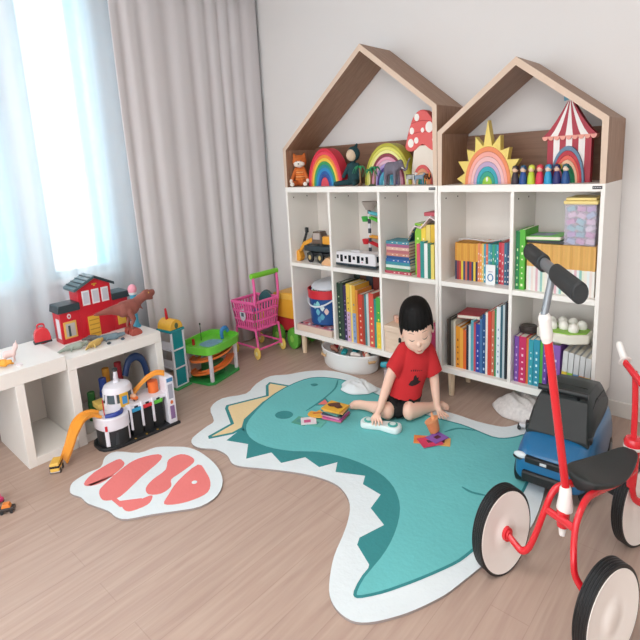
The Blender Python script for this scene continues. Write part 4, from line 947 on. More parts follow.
small_quad('toy_wolf', 'small blue-grey toy animal between zebra and tiger', (1.055, .055, ZTOP), radians(25), .9, '#7f95a8')
# sun
t = thing('sun_stacker', 'wooden sun with pointed yellow rays around nested coloured arches', 'stacking toy', (1.452, .10, ZTOP))
pts = []; nr = 9
for i in range(nr):
    a = pi - pi*(i+.35)/(nr-.3); 
    R1 = .175+(.058 if i == 4 else (.014 if i % 2 else .0)); 
    a1 = a+.175; a2 = a-.175
    pts += [(.135*cos(a1), .142*sin(a1)), (R1*cos(a), R1*sin(a)), (.135*cos(a2), .142*sin(a2))]
poly = [(-.150, .0)] + [(x, max(z, .002)) for x, z in pts] + [(.150, .0)]
b = MB()
inner_ = [(.126*cos(pi*i/26), .138*sin(pi*i/26)) for i in range(27)]
b.prism(poly + inner_, XZ, -.022, .022); b.build('sun_rays', mat('#e8cf6f', .5, .05), t, bevel=.0015)
for i, c in enumerate(['#e88a5a', '#eda59a', '#e8b8b8', '#b8a0c0', '#2f9fb0', '#2a9a7f', '#9ac83f']):
    r1 = .125-i*.0165; MB().arch(0 if i == 6 else r1-.0158, r1, -.024, .024, 0, 0, 1.10, 32).build('arch', mat(c, .5), t, bevel=.001)
MB().ell((0, -.024, .018), (.006, .003, .009), 10).build('white_drop', mat('#f0efe6', .5), t)
# circus tent
t = thing('circus_tent', 'wooden red and white striped circus tent with scalloped edge and rainbow arch', 'stacking toy', (1.842, .125, ZTOP))
rd, wh_ = mat('#a8283a', .5, .05), mat('#ece6e2', .5, .02)
N = 7; w0 = .098
for i in range(N):
    xa = -w0+2*w0*i/N; xb = -w0+2*w0*(i+1)/N
    MB().prism([(xa, 0), (xb, 0), (xb, .155), (xa, .155)], XZ, -.02, .02).build('wall_stripe', rd if i % 2 == 0 else wh_, t)
    ra, rb = -.118+.236*i/N, -.118+.236*(i+1)/N; ta, tb2 = -.010+.020*i/N, -.010+.020*(i+1)/N
    q = [(ra, .158), (rb, .158)] + [(rb+(tb2-rb)*u, .158+.112*u**1.25) for u in (.25, .5, .75, 1)] + [(ra+(ta-ra)*u, .158+.112*u**1.25) for u in (1, .75, .5, .25)]
    MB().prism(q, XZ, -.024, .024).build('roof_stripe', rd if i % 2 == 0 else wh_, t)
for i in range(9):
    x = -.108+.027*i; MB().prism([(x+.0135*cos(pi+pi*k/8), .158+.014*sin(pi+pi*k/8)) for k in range(9)], XZ, -.028, .026).build('scallop', mat('#e8a090', .5), t)
MB().cyl((0, 0, .268), (-.003, 0, .292), .003, n=8).build('flag_pole', wh_, t)
MB().prism([(-.003, .292), (-.036, .288), (-.034, .272), (-.003, .278)], XZ, -.002, .002).build('flag', mat('#5f9fb8', .5), t)
for i, c in enumerate(['#5f7f9a', '#b8283a', '#e0604f', '#f0c0a0', '#1f7f4f', '#2f9a6a', '#3f9fa0']):
    r1 = .076-i*.0095; MB().arch(0 if i == 6 else r1-.009, r1, -.038, -.012, 0, 0, 1.62, 28).build('door_arch', mat(c, .5), t, bevel=.001)
# peg dolls
def doll(x, y, body, hair, skinc, label, group):
    t = thing('peg_doll', label, 'peg doll', (x, y, ZTOP), 0, group); t.scale = (1.15, 1.15, K)
    MB().lathe([(0, 0), (.0155, 0), (.0165, .004), (.0155, .022), (.011, .038), (.007, .043), (0, .044)], n=20).build('body', mat(body, .45), t)
    hd = MB().ell((0, 0, .052), .0125, 16).build('head', mat(skinc, .5), t)
    MB().lathe([(.0132, .050), (.0138, .055), (.0105, .0635), (.0, .067)], (0, .0018, 0), 18).build('hat', mat(hair, .5), hd)
dl = [('#3a2f38', '#2a2228', '#e8c0a0', 'dark brown'), ('#1f4a8f', '#1f4a6f', '#e8c8b0', 'blue with navy hood'), ('#b8d03a', '#c8d84a', '#e8c8a0', 'lime green'), ('#d8304f', '#d8404f', '#e8b8a0', 'red'), ('#2a9ac8', '#2f8fb8', '#e8c8b0', 'sky blue'), ('#262a6a', '#20245a', '#e8c0a8', 'indigo'), ('#1f4f8a', '#1f5a5a', '#efd0b8', 'deep blue')]
for i, (a, h_, s_, n) in enumerate(dl): doll(1.618+.0395*i, .030, a, h_, s_, '%s peg doll, %s in front row before the circus tent' % (n, 'leftmost' if i == 0 else ('rightmost' if i == 6 else ORD[i]+' from left')), 'peg dolls in the front row')
for i, (a, h_, n) in enumerate([('#3f9a5a', '#3f8a5a', 'green'), ('#e8c83a', '#e8d05a', 'yellow'), ('#d8703a', '#d8503a', 'orange'), ('#8a4aa0', '#7a3a8a', 'purple'), ('#d87aa0', '#e0c04a', 'pink')]): doll(1.642+.042*i, .070, a, h_, '#e8c8a8', '%s peg doll, %s in back row behind others' % (n, ORD[i]+(' from left' if i else '') if i < 4 else 'rightmost'), 'peg dolls in the back row')
# ------------------------------------------------------------------ on the low shelves
ST = .487; TT = .509
rdp = mat('#c8202f', .35, .05, 10); dkr = mat('#2b3a40', .45, .05)
t = thing('toy_fire_station', 'red toy fire station with dark roofs and yellow door on the low shelf', 'toy building', (-.26, -1.345, ST), pi/2, k=True)
# local x runs along the shelf (world y), local -y faces the room
b = MB().prism([(-.070, 0), (.120, 0), (.120, .208), (.028, .240), (-.070, .208)], XZ, 0, .115); b.build('main_tower', rdp, t, bevel=.002)
for s, pts in ((-1, [(-.092, .198), (.028, .240), (.028, .252), (-.092, .210)]), (1, [(.028, .240), (.140, .198), (.140, .210), (.028, .252)])):
    MB().prism(pts, XZ, -.018, .13).build('roof_panel', mat('#4a6268', .35) if s < 0 else dkr, t, bevel=.002)
for i in range(4):
    x = -.075+.026*i; MB().prism([(x, .2165+.0091*i), (x+.004, .2180+.0091*i), (x+.004, .2205+.0091*i), (x, .2190+.0091*i)], XZ, -.017, .129).build('roof_seam', dkr, t)
MB().box(-.180, -.070, 0, .10, 0, .128).build('left_wing', rdp, t, bevel=.002)
MB().prism([(-.193, .126), (-.070, .126), (-.070, .156), (-.185, .156)], XZ, -.014, .108).build('left_wing_roof', dkr, t, bevel=.003)
MB().box(.120, .215, 0, .10, 0, .135).build('right_wing', rdp, t, bevel=.002)
MB().prism([(.120, .132), (.228, .132), (.222, .160), (.120, .160)], XZ, -.014, .108).build('right_wing_roof', dkr, t, bevel=.003)
for i in range(3):
    x = -.048+.055*i; f = MB().box(x, x+.042, -.004, .0, .135, .195).build('window_frame', whs, t, bevel=.001)
    MB().box(x+.006, x+.036, -.0055, -.0035, .142, .188).build('window_pane', mat('#c6c8d2', .15), f)
f = MB().prism([(-.040, 0), (.085, 0), (.085, .075)] + [(.0225+.0625*cos(pi*k/10), .075+.022*sin(pi*k/10)) for k in range(1, 10)] + [(-.040, .075)], XZ, -.006, 0).build('door_frame', rdp, t)
yd = mat('#dfae3f', .4)
MB().box(-.034, .030, -.009, -.004, .0, .088).build('garage_door', yd, t, bevel=.001)
for i in range(4): MB().box(-.030, .026, -.011, -.008, .012+i*.019, .016+i*.019).build('door_rib', mat('#b98a2f', .5), t)
f = MB().box(-.168, -.098, -.005, 0, .020, .088).build('window_frame', mat('#dfb05a', .4), t, bevel=.002)
MB().box(-.158, -.108, -.0065, -.004, .028, .080).build('window_pane', mat('#b9b2ae', .2), f)
MB().box(-.146, -.134, -.0075, -.006, .028, .072).build('window_figure', mat('#3a4a4a', .5), f)
MB().box(-.1815, -.1795, .015, .06, .02, .10).build('side_window', whs, t)
MB().box(.140, .190, -.005, 0, .02, .07).build('wing_door', yd, t, bevel=.002)
e = MB().lathe([(.0, 0), (.010, 0), (.010, .002), (.0, .002)], (0, 0, 0), 20, ax='y').build('round_emblem', whs, t); e.location = (-.132, -.003, .108)
e2 = MB().lathe([(.0, 0), (.005, 0), (.005, .001), (.0, .001)], (0, 0, 0), 16, ax='y').build('emblem_dot', rdp, e); e2.location = (0, -.0015, 0)
e = MB().box(-.014, .014, -.002, .001, -.002, .002).cyl((0, -.002, -.003), (0, .001, -.003), .006, n=12).build('gable_emblem', mat('#d8a83a', .4), t); e.location = (.028, -.002, .216)
# red toy pump beside it
t = thing('red_toy_case', 'small red translucent toy case with handle left of the fire station', 'toy', (-.345, -1.60, TT-.0), radians(80))
MB().prism(smooth2([(-.035, 0), (.035, 0), (.038, .035), (.02, .058), (-.02, .058), (-.038, .035)], 2), XZ, -.02, .02).build('case_shell', mat('#d8303a', .25, .05, coat=.4), t, bevel=.003)
MB().tube([(-.018, 0, .055), (-.014, 0, .072), (.014, 0, .072), (.018, 0, .055)], .004, 8).build('case_handle', rdp, t)
MB().box(-.044, .044, -.024, .024, 0, .008).build('case_foot', bkp, t, bevel=.002)
# T-rex
rex = mat('#8f5248', .6, .35, 26, .4)
t = critter('toy_dinosaur', 'large reddish brown toy tyrannosaur striding along the low shelf', (-.10, -1.215, ST), pi/2, 1.0,
    [((-.030, 0, .112), (.035, 0, .113), .034, .034), ((-.03, 0, .112), (-.095, 0, .120), .030, .017), ((-.095, 0, .120), (-.190, 0, .118), .017, .005), ((.035, 0, .113), (.075, 0, .134), .031, .022)],
    [((.0, s*.022, .100), (.018, s*.026, .068), .019, .012) for s in (-1, 1)] + [((.018, s*.026, .068), (-.002, s*.026, .040), .011, .007) for s in (-1, 1)] + [((-.002, s*.026, .040), (.008, s*.026, .014), .007, .007) for s in (-1, 1)],
    [((.075, 0, .134), (.110, 0, .146), .022, .020), ((.110, 0, .148), (.165, 0, .152), .021, .014), ((.110, 0, .136), (.158, 0, .128), .010, .006), ((.062, .018, .115), (.080, .02, .098), .006, .004), ((.062, -.018, .115), (.080, -.02, .098), .006, .004), ((.118, 0, .166), (.135, 0, .168), .006, .004)], [], rex)
for s in (-1, 1):
    MB().prism(smooth2([(-.012, 0), (.045, 0), (.050, .012), (.025, .030), (-.010, .024)], 2), XZ, s*.026-.019, s*.026+.019).build('dinosaur_foot', mat('#a04a3f', .5, .2, 30), t, bevel=.004)
    MB().ell((.130, s*.0190, .158), .0032, 10).build('dinosaur_eye', mat('#e0c04a', .3), t)
for i in range(6): MB().cyl((.120+i*.008, 0, .1435), (.120+i*.008, 0, .1385), .0022, .0004, 6).build('tooth', mat('#efe6d0', .4), t)
# microphone toy
t = thing('toy_microphone', 'pink and blue toy microphone standing behind the brown tyrannosaur', 'toy', (-.21, -1.118, ST))
MB().lathe([(0, 0), (.026, 0), (.026, .006), (.016, .018), (.013, .07), (.017, .125), (.020, .148), (0, .148)], n=24).build('microphone_handle', mat('#4aa8c8', .35), t)
MB().ell((0, 0, .165), (.026, .026, .022), 18).build('microphone_head', mat('#eb9fb0', .5), t)
MB().lathe([(.0202, .143), (.0225, .146), (.0225, .152), (.0202, .155)], n=24).build('microphone_ring', whs, t)
# small things lying in front of the station
def lump(name, label, cat, loc, rz, segs, m, group=None):
    t = thing(name, label, cat, loc, rz, group); b = MB()
    for p, q, r, s in segs: b.cap(p, q, r, s, 10)
    b.build('body', m, t, remesh=.0022, smooth_it=2); return t
dn = lambda s: [((-.045*s, 0, .014), (.02*s, 0, .016), .012, .014), ((.02*s, 0, .016), (.055*s, .012, .018), .011, .008), ((-.045*s, 0, .014), (-.095*s, -.018, .008), .010, .004), ((-.02, .012, .012), (-.01, .032, .006), .005, .004), ((.015, .012, .012), (.028, .032, .006), .005, .004), ((-.02, -.012, .012), (-.03, -.030, .006), .005, .004)]
lump('toy_dinosaur', 'pale grey toy dinosaur lying before the fire station window', 'toy animal', (-.115, -1.515, ST), radians(75), dn(1), mat('#9aa59a', .6, .2, 30))
lump('toy_dinosaur', 'sandy yellow toy dinosaur lying before the yellow garage door', 'toy animal', (-.075, -1.425, ST), radians(100), dn(.8), mat('#c9a860', .6, .2, 30))
lump('toy_dinosaur', 'slate blue toy dinosaur lying beside the brown tyrannosaur feet', 'toy animal', (-.10, -1.325, ST), radians(60), dn(1.15), mat('#6a7f8a', .6, .2, 30))
lump('toy_dinosaur', 'small dark toy dinosaur behind the sandy one near garage door', 'toy animal', (-.165, -1.40, ST), radians(20), dn(.7), mat('#5f5a58', .6, .2, 30))
for i, (x, y, c, l) in enumerate([(-.15, -1.46, '#23262a', 'black'), (-.045, -1.37, '#3f4a4f', 'dark grey'), (-.05, -1.29, '#4a5a6a', 'slate')]):
    o = MB().ell((0, 0, 0), (.009, .012, .007), 12).build('toy_pebble', mat(c, .5)); o.location = (x, y, ST+.0075); tag(o, '%s pebble-like toy among the dinosaurs on the low shelf' % l, 'toy piece')
# animals on the long table
lump('toy_animal', 'small yellow toy animal lying at the table edge, far left', 'toy animal', (-.115, -1.862, TT), radians(30), dn(.6), mat('#eda63a', .5, .1))
lump('toy_unicorn', 'small white and pink toy unicorn beside the yellow animal, far left', 'toy animal', (-.155, -1.815, TT), radians(60), [((-.02, 0, .03), (.015, 0, .032), .014, .013), ((.015, 0, .034), (.03, 0, .058), .009, .012), ((-.022, .006, .03), (-.024, .006, .005), .005, .004), ((.014, .006, .03), (.016, .006, .005), .005, .004), ((-.022, -.006, .03), (-.024, -.006, .005), .005, .004), ((.014, -.006, .03), (.016, -.006, .005), .005, .004), ((.03, 0, .066), (.036, 0, .08), .004, .001)], mat('#ecd2d0', .5, .15, 40))
o = MB().prism(smooth2([(-.02, 0), (-.006, .012), (.02, .008), (.018, -.008), (-.006, -.012)], 2), XY, 0, .008).build('paper_scrap', mat('#efe4e6', .6)); o.location = (-.075, -1.805, TT); tag(o, 'pale pink scrap beside the small toy unicorn', 'scrap')

# ------------------------------------------------------------------ police station car park toy on the floor
pw = mat('#e3e2ea', .35, .02); ora = mat('#f0a03a', .35, .04)
t = thing('toy_car_park', 'white and black toy police car park with orange ramps before the low shelf', 'toy building', (.075, -1.36, 0), radians(86))
# local x along world +y, local -y to the room
MB().prism(smooth2([(-.205, -.02), (-.19, -.085), (-.12, -.115), (.0, -.118), (.21, -.118), (.218, -.10), (.218, .06), (-.10, .075), (-.19, .05)], 2), XY, 0, .012).build('base_plate', bkp, t, bevel=.002)
MB().prism(smooth2([(-.185, -.05), (-.150, -.105), (-.075, -.112), (-.045, -.07), (-.05, .03), (-.12, .06), (-.18, .02)], 3), XY, .012, .075).build('round_garage', mat('#24282c', .35), t, bevel=.003)
MB().prism(smooth2([(-.190, -.05), (-.155, -.112), (-.07, -.118), (-.038, -.07), (-.045, .035), (-.12, .065), (-.188, .025)], 3), XY, .075, .125).build('round_deck', pw, t, bevel=.006, seg=3)
for x, s in ((-.168, -.4), (-.060, .4)):
    b = MB().box(-.010, .010, -.004, .004, .018, .118); o = b.build('deck_leg', pw, t, bevel=.003); o.location = (x, -.098, 0); o.rotation_euler = (0, 0, s)
    q = MB().box(-.006, .006, -.006, -.003, .080, .100).build('red_marking', rdp, o)
MB().tube([(-.155+.0, -.075, .127), (-.12, -.100, .131), (-.085, -.092, .131), (-.065, -.060, .127)], .010, 10).build('blue_visor', mat('#2a3f8f', .25), t)
MB().lathe([(0, 0), (.016, 0), (.016, .003), (0, .003)], (0, 0, 0), 20, ax='y').build('star_emblem', mat('#b8bcc8', .3), t).location = (-.112, -.119, .092)
MB().prism([(-.135, .018), (-.085, .018), (-.095, .065), (-.125, .065)], XZ, -.1135, -.108).build('garage_shutter', mat('#3a4045', .3), t)
dk_ = MB().box(-.045, .200, -.095, .055, .125, .140).build('upper_deck', pw, t, bevel=.003)
for i, c in enumerate(['#2f9ac8', '#d8303a', '#5fbf3f']):
    x = -.022+.062*i
    MB().box(x-.006+.0, x+.048, -.085, .04, .012, .112).build('bay', mat('#16191c', .6), t)
    MB().box(x-.018, x-.008, -.104, -.090, .045, .145).build('bay_post', pw, t, bevel=.002)
    m_ = MB().box(x-.004, x+.044, -.100, -.086, .112, .126).build('bay_sign', mat(c, .4), t, bevel=.002)
    MB().box(x+.010, x+.030, -.098, -.088, .126, .134).build('sign_top', bkp, m_, bevel=.002)
    MB().box(x-.014, x-.006, -.117, -.106, .0125, .0135).build('bay_line', yd, t)
tw = MB().box(.168, .214, -.112, -.030, .012, .205).build('lift_tower', pw, t, bevel=.003)
MB().box(.174, .208, -.1135, -.110, .185, .200).build('tower_sign', mat('#4f86b8', .4), tw)
MB().box(.178, .204, -.1135, -.110, .115, .175).build('tower_window', mat('#a9a9b8', .2), tw, bevel=.001)
MB().box(.178, .204, -.1135, -.110, .030, .085).build('tower_panel', mat('#8a6a9a', .3), tw, bevel=.001)
MB().cyl((.191, -.1135, .100), (.191, -.110, .100), .008, n=16).build('tower_badge', mat('#d8703a', .4), tw)
# dome tower behind
MB().lathe([(0, .125), (.080, .125), (.080, .130), (.078, .150), (0, .150)], (-.045, .02, 0), 32).build('control_base', pw, t)
MB().lathe([(.072, .150), (.067, .186), (.0, .186)], (-.045, .02, 0), 12).build('control_windows', mat('#4f6068', .2), t, angle=20)
for i in range(8):
    a = 2*pi*i/8+.25; MB().cyl((-.045+.074*cos(a), .02+.074*sin(a), .150), (-.045+.069*cos(a), .02+.069*sin(a), .188), .006, n=8).build('window_post', pw, t)
MB().lathe([(0, .186), (.076, .186), (.076, .193), (.066, .208), (.04, .216), (0, .218)], (-.045, .02, 0), 32).build('control_dome', pw, t)
f = MB().box(-.066, -.022, -.064, -.050, .135, .188).build('yellow_frame', yd, t, bevel=.003); MB().box(-.057, -.031, -.066, -.063, .148, .178).build('frame_window', mat('#3f8fc8', .3), f)
MB().cyl((-.045, .02, .216), (-.045, .02, .228), .016, n=16).cap((-.045, .02, .236), (-.052, .0, .262), .013, .010, 12).build('roof_figure', pw, t)
MB().ell((-.052, .0, .272), (.015, .015, .009), 12).build('roof_figure_cap', bkp, t)
MB().box(-.155, -.075, .02, .10, .128, .150).build('yellow_fence', mat('#d8b860', .4), t, bevel=.002)
MB().cyl((-.150, -.045, .125), (-.150, -.045, .185), .003, n=8).build('aerial', rdp, t)
# ramps
pr_ = [(-.024, .012), (-.020, 0), (.020, 0), (.024, .012), (.020, .012), (.017, .004), (-.017, .004), (-.020, .012)]
def ramp(pts, m, name, par, w=1.0, sub=6):
    P = smooth_path([Vector(p) for p in pts], sub); b = MB(); R_ = []
    for i, p in enumerate(P):
        d = P[min(i+1, len(P)-1)]-P[max(i-1, 0)]; s = Vector((-d.y, d.x, 0)).normalized(); u = d.normalized().cross(s)*-1
        u = s.cross(d.normalized())*-1; u = u if u.z > 0 else -u
        R_.append([b.bm.verts.new(p+s*x*w+u*z) for x, z in pr_])
    n = len(pr_)
    for i in range(len(R_)-1):
        for k in range(n): b._f([R_[i][k], R_[i][(k+1) % n], R_[i+1][(k+1) % n], R_[i+1][k]], 0)
    b._f(R_[0], 0); b._f(R_[-1], 0); return b.build(name, m, par)
ramp([(-.17, -.035, .125), (-.21, -.03, .140), (-.26, -.035, .135), (-.30, -.045, .105), (-.335, -.05, .055), (-.365, -.052, .016)], ora, 'car_slide', t, 1.65)
ramp([(.19, -.06, .205), (.15, -.04, .212), (.10, -.02, .195), (.06, .0, .165), (.03, .01, .142)], ora, 'upper_ramp', t, .9)
MB().cyl((.135, -.02, .14), (.135, -.02, .185), .028, n=20).build('ramp_drum', mat('#e8702f', .4), t)
def minicar(label, loc, rz, body, roof, group=None, s=1., name='toy_car'):
    t = thing(name, label, 'toy car', loc, rz, group); t.scale = (s, s, K*s)
    MB().box(-.030, .030, -.015, .015, .006, .018).build('car_body', mat(body, .3), t, bevel=.003)
    MB().prism([(-.020, .018), (.018, .018), (.010, .030), (-.014, .030)], XZ, -.013, .013).build('car_roof', mat(roof, .3), t, bevel=.002)
    for x in (-.018, .018):
        for y in (-.015, .015): MB().cyl((x, y-.002, .006), (x, y+.002, .006), .0062, n=14).build('wheel', bkp, t)
    return t
minicar('small orange toy car on the car park deck', (.118, -1.352, .141*K), radians(20), '#e8783a', '#f0c0a0', s=.8)
for x, y, c, l in ((-.10, -1.46, '#3a7a3f', 'green'), (-.07, -1.40, '#2f4a9a', 'blue'), (-.13, -1.35, '#e8a03a', 'orange'), (-.12, -1.28, '#a8303a', 'dark red')):
    h_ = {'green': .12, 'blue': .17, 'orange': .19, 'dark red': .20}[l]
    t = thing('toy_block_tower', '%s toy block tower inside the low shelf behind the car park dome' % l, 'toy blocks', (x-.06, y, .045), 0, k=True)
    for k in range(3): MB().cyl((0, 0, k*h_*.33), (0, 0, (k+1)*h_*.33-.002), .026-.003*k, n=18).build('block', mat(c, .4), t, bevel=.002)
t = thing('toy_slide_loop', 'dark blue curved toy tube behind the car park dome inside low shelf', 'toy', (-.10, -1.23, .045)); MB().tube([(0, -.05, .15), (0, -.02, .205), (0, .03, .215), (0, .07, .18), (0, .085, .10), (0, .085, .0)], .017, 12, sub=5).build('tube_body', mat('#223a66', .35), t); MB().box(-.03, .03, .05, .12, 0, .01).build('tube_foot', mat('#223a66', .35), t)
t = thing('toy_taxi', 'yellow and black toy taxi truck at the foot of the orange slide', 'toy car', (.115, -1.775, 0), radians(-35))
MB().box(-.034, .034, -.021, .021, .008, .040).build('car_body', mat('#ecc05a', .35), t, bevel=.004)
MB().box(-.0352, .0352, -.0222, .0222, .022, .031).build('window_band', mat('#1a1c1e', .2), t, bevel=.002)
MB().box(-.033, .033, -.0215, .0215, .006, .014).build('bumper', whs, t, bevel=.002)
for x in (-.02, .02):
    for y in (-.021, .021): MB().cyl((x, y-.003, .009), (x, y+.003, .009), .009, n=16).build('wheel', bkp, t)
minicar('small orange toy car alone on the floor at far left', (.262, -2.035, 0), radians(60), '#3a3230', '#e8883a', s=1.0)
minicar('small pink toy car at the left picture edge beside the orange one', (.150, -2.045, 0), radians(15), '#c8386a', '#d86a8a', s=1.1)

# ------------------------------------------------------------------ tower and green garage
t = thing('toy_tower', 'white and teal toy tower with yellow arched roof beside the low shelf', 'toy building', (-.262, -.868, 0), radians(8))
MB().box(-.075, .085, -.062, .062, 0, .010).build('tower_base', mat('#3f9f5a', .4), t, bevel=.002)
tlm = mat('#1f8f9a', .25)
for x in (-.06, .06):
    for y in (-.048, .048): MB().box(x-.006, x+.006, y-.006, y+.006, .01, .272).build('corner_post', pw, t, bevel=.0015)
for k in range(4): MB().box(-.066, .066, -.054, .054, .008+k*.088, .014+k*.088).build('floor_frame', pw, t, bevel=.001)
for k in range(3):
    MB().box(-.055, .055, .046, .049, .014+k*.088, .096+k*.088).build('teal_panel', tlm, t); MB().box(.056, .059, -.044, .044, .014+k*.088, .096+k*.088).build('teal_panel', tlm, t)
    MB().box(-.055, .055, -.049, -.046, .016+k*.088, .050+k*.088).build('white_panel', pw, t)
MB().box(-.070, .070, -.058, .058, .272, .284).build('roof_slab', tlm, t, bevel=.002)
b = MB(); b.prism([(.052*cos(pi*k/14), .284+.044*sin(pi*k/14)) for k in range(15)], YZ, -.062, .062); rf = b.build('arched_roof', mat('#f0b83f', .35), t, bevel=.002)
MB().cyl((.0625, 0, .300), (.064, 0, .300), .014, n=16).build('roof_window', mat('#5a6a4a', .3), rf)
MB().cap((-.01, -.01, .33), (-.012, -.012, .372), .010, .007, 12).build('red_figure', rdp, t)
t = thing('toy_garage', 'green toy parking garage with orange spiral ramps and white posts', 'toy building', (-.195, -.615, 0), radians(14))
gm = mat('#6fc83f', .35, .04); gd = mat('#2f9a4a', .35, .04)
octg = [(-.125, -.13), (-.09, -.165), (.09, -.165), (.125, -.13), (.125, .13), (.09, .165), (-.09, .165), (-.125, .13)]
MB().prism(octg, XY, 0, .012).build('base_plate', gd, t, bevel=.002)
for x, y in ((-.10, -.13), (.10, -.13), (.10, .13), (-.10, .13)): MB().box(x-.010, x+.010, y-.010, y+.010, .012, .150).build('post', pw, t, bevel=.002)
dp = smooth2([(-.13, -.14), (-.06, -.175), (.06, -.175), (.13, -.14), (.145, .0), (.13, .14), (.06, .175), (-.06, .175), (-.13, .14), (-.145, 0)], 3)
MB().prism(dp, XY, .150, .163).build('top_deck', gm, t, bevel=.003)
b = MB(); n = len(dp); o1 = [b.bm.verts.new((x, y, .155)) for x, y in dp]; o2 = [b.bm.verts.new((x*1.02, y*1.02, .188)) for x, y in dp]; o3 = [b.bm.verts.new((x*.97, y*.97, .188)) for x, y in dp]; o4 = [b.bm.verts.new((x*.96, y*.96, .160)) for x, y in dp]
for k in range(n):
    q = (k+1) % n
    for A, B_ in ((o1, o2), (o2, o3), (o3, o4)): b._f([A[k], A[q], B_[q], B_[k]], 0)
b.build('deck_rim', gm, t)
MB().prism(smooth2([(-.05, -.06), (.04, -.07), (.06, .0), (.05, .07), (-.04, .06), (-.06, 0)], 2), XY, .163, .165).build('deck_sticker', mat('#6f9fb8', .4, .5, 40), t)
MB().tube([(.02, .10, .165), (.02, .10, .205), (.02, .145, .21), (.02, .165, .19)], .012, 10).build('blue_arch', mat('#3f86c8', .35), t)
MB().cyl((-.10, .02, .163), (-.10, .02, .245), .0022, n=8).ell((-.10, .02, .248), .006, 10).build('aerial', bkp, t)
MB().cyl((-.09, -.07, .163), (-.09, -.07, .192), .010, n=12).build('petrol_pump', rdp, t)
for lv, (z0, z1) in enumerate(((.138, .085), (.080, .018))):
    pts = [(.118*cos(a)*.92, .150*sin(a)*.95, z0+(z1-z0)*k/10) for k, a in enumerate([radians(60-lv*0-k*23) for k in range(11)])]
    ramp(pts, mat('#ee7f3a', .35, .04), 'spiral_ramp', t, 1.15)
MB().box(-.05, .05, -.06, .06, .012, .075).build('inner_wall', mat('#2f7f4a', .4), t)
MB().box(.11, .14, -.06, .05, .163, .175).build('blue_gate', mat('#3f86c8', .35), t, bevel=.003) if False else None

# ------------------------------------------------------------------ pink shopping cart and dump truck
pk = mat('#ee66a6', .35, .04); lim = mat('#7fcf3a', .4, .04)
t = thing('toy_shopping_cart', 'pink toy shopping cart with lime green handle by the curtain', 'toy cart', (-.268, -.125, 0), 0)
# handle side faces +x; basket runs towards -x
x0, x1, y0, y1 = -.135, .105, -.125, .125; zb_, zt_ = .150, .300
bk = MB().box(x0+.02, x1-.01, y0+.02, y1-.02, zb_, zb_+.006).build('basket_floor', pk, t, bevel=.001)
def panel(p0, p1, q0, q1, n, name):
    """slotted panel between bottom edge p0-p1 and top edge q0-q1"""
    p0, p1, q0, q1 = [Vector(v) for v in (p0, p1, q0, q1)]
    b = MB()
    for k in range(n+1):
        u = k/n; b.cyl(p0.lerp(p1, u), q0.lerp(q1, u), .0060, n=6)
    for v in (0, .33, .66, 1): b.cyl(p0.lerp(q0, v), p1.lerp(q1, v), .0085 if v in (0, 1) else .0065, n=6)
    b.build(name, pk, t)
A = [(x0+.02, y0+.02, zb_), (x1-.01, y0+.02, zb_), (x1-.01, y1-.02, zb_), (x0+.02, y1-.02, zb_)]
Bq = [(x0, y0, zt_-.01), (x1+.01, y0, zt_), (x1+.01, y1, zt_), (x0, y1, zt_-.01)]
for i, n in enumerate((9, 9, 9, 9)):
    panel(A[i], A[(i+1) % 4], Bq[i], Bq[(i+1) % 4], n, 'basket_side')
MB().tube([Vector(v) for v in Bq], .008, 8, closed=True, sub=1).build('basket_rim', pk, t)
e = MB().lathe([(0, 0), (.032, 0), (.032, .003), (0, .003)], (0, 0, 0), 24, ax='y').build('round_emblem', mat('#d8d6dc', .4), t); e.location = (-.02, y0+.002, .225); e.rotation_euler = (0, 0, 0)
MB().box(-.014, .014, -.0012, .0, -.008, .012).build('emblem_mark', mat('#4a5a6a', .4), e)
for y in (y0+.01, y1-.01):
    MB().tube([(x1+.012, y, .29), (x1+.022, y, .34), (x1+.020, y, .41), (x1+.012, y, .442)], .010, 10).build('handle_upright', pk, t)
    MB().tube([(x1-.0, y, .16), (x1+.012, y, .10), (x1+.020, y, .04)], .009, 10).build('rear_leg', pk, t)
    MB().tube([(x0+.03, y, .155), (x0+.01, y, .09), (x0+.01, y, .04)], .009, 10).build('front_leg', pk, t)
    MB().cyl((x0+.01, y, .055), (x1+.018, y, .055), .006, n=8).build('side_rail', pk, t)
    for x in (x0+.01, x1+.02):
        w = MB().lathe([(0, -.008), (.028, -.008), (.032, -.005), (.032, .005), (.028, .008), (0, .008)], (x, y+(-.014 if y < 0 else .014), .032), 24, ax='y').build('wheel', mat('#efcf6a', .4), t)
        MB().lathe([(0, -.0095), (.012, -.0095), (.012, .0095), (0, .0095)], (x, y+(-.014 if y < 0 else .014), .032), 14, ax='y').build('wheel_hub', mat('#f4e6b0', .4), w)
MB().cyl((x1+.02, y0+.01, .05), (x1+.02, y1-.01, .05), .006, n=8).build('axle_bar', pk, t)
MB().cyl((x1+.012, y0-.005, .444), (x1+.012, y1+.005, .444), .0145, n=18).build('cart_handle', lim, t)
t = thing('toy_drum', 'round yellow and white toy drum with dark rim standing in pink cart', 'toy', (-.27, -.02, .30*.75), radians(30))
MB().lathe([(0, -.02), (.045, -.02), (.045, .02), (0, .02)], (0, 0, .115), 28, ax='y').build('drum_body', mat('#e8e4dc', .4), t)
MB().lathe([(.045, -.024), (.052, -.022), (.052, .022), (.045, .024)], (0, 0, .115), 28, ax='y').build('drum_rim', mat('#1f5a60', .4), t)
MB().lathe([(0, -.0225), (.026, -.0225), (.026, -.0200), (0, -.020)], (0, 0, .115), 24, ax='y').build('drum_skin', mat('#e8c83a', .4), t)
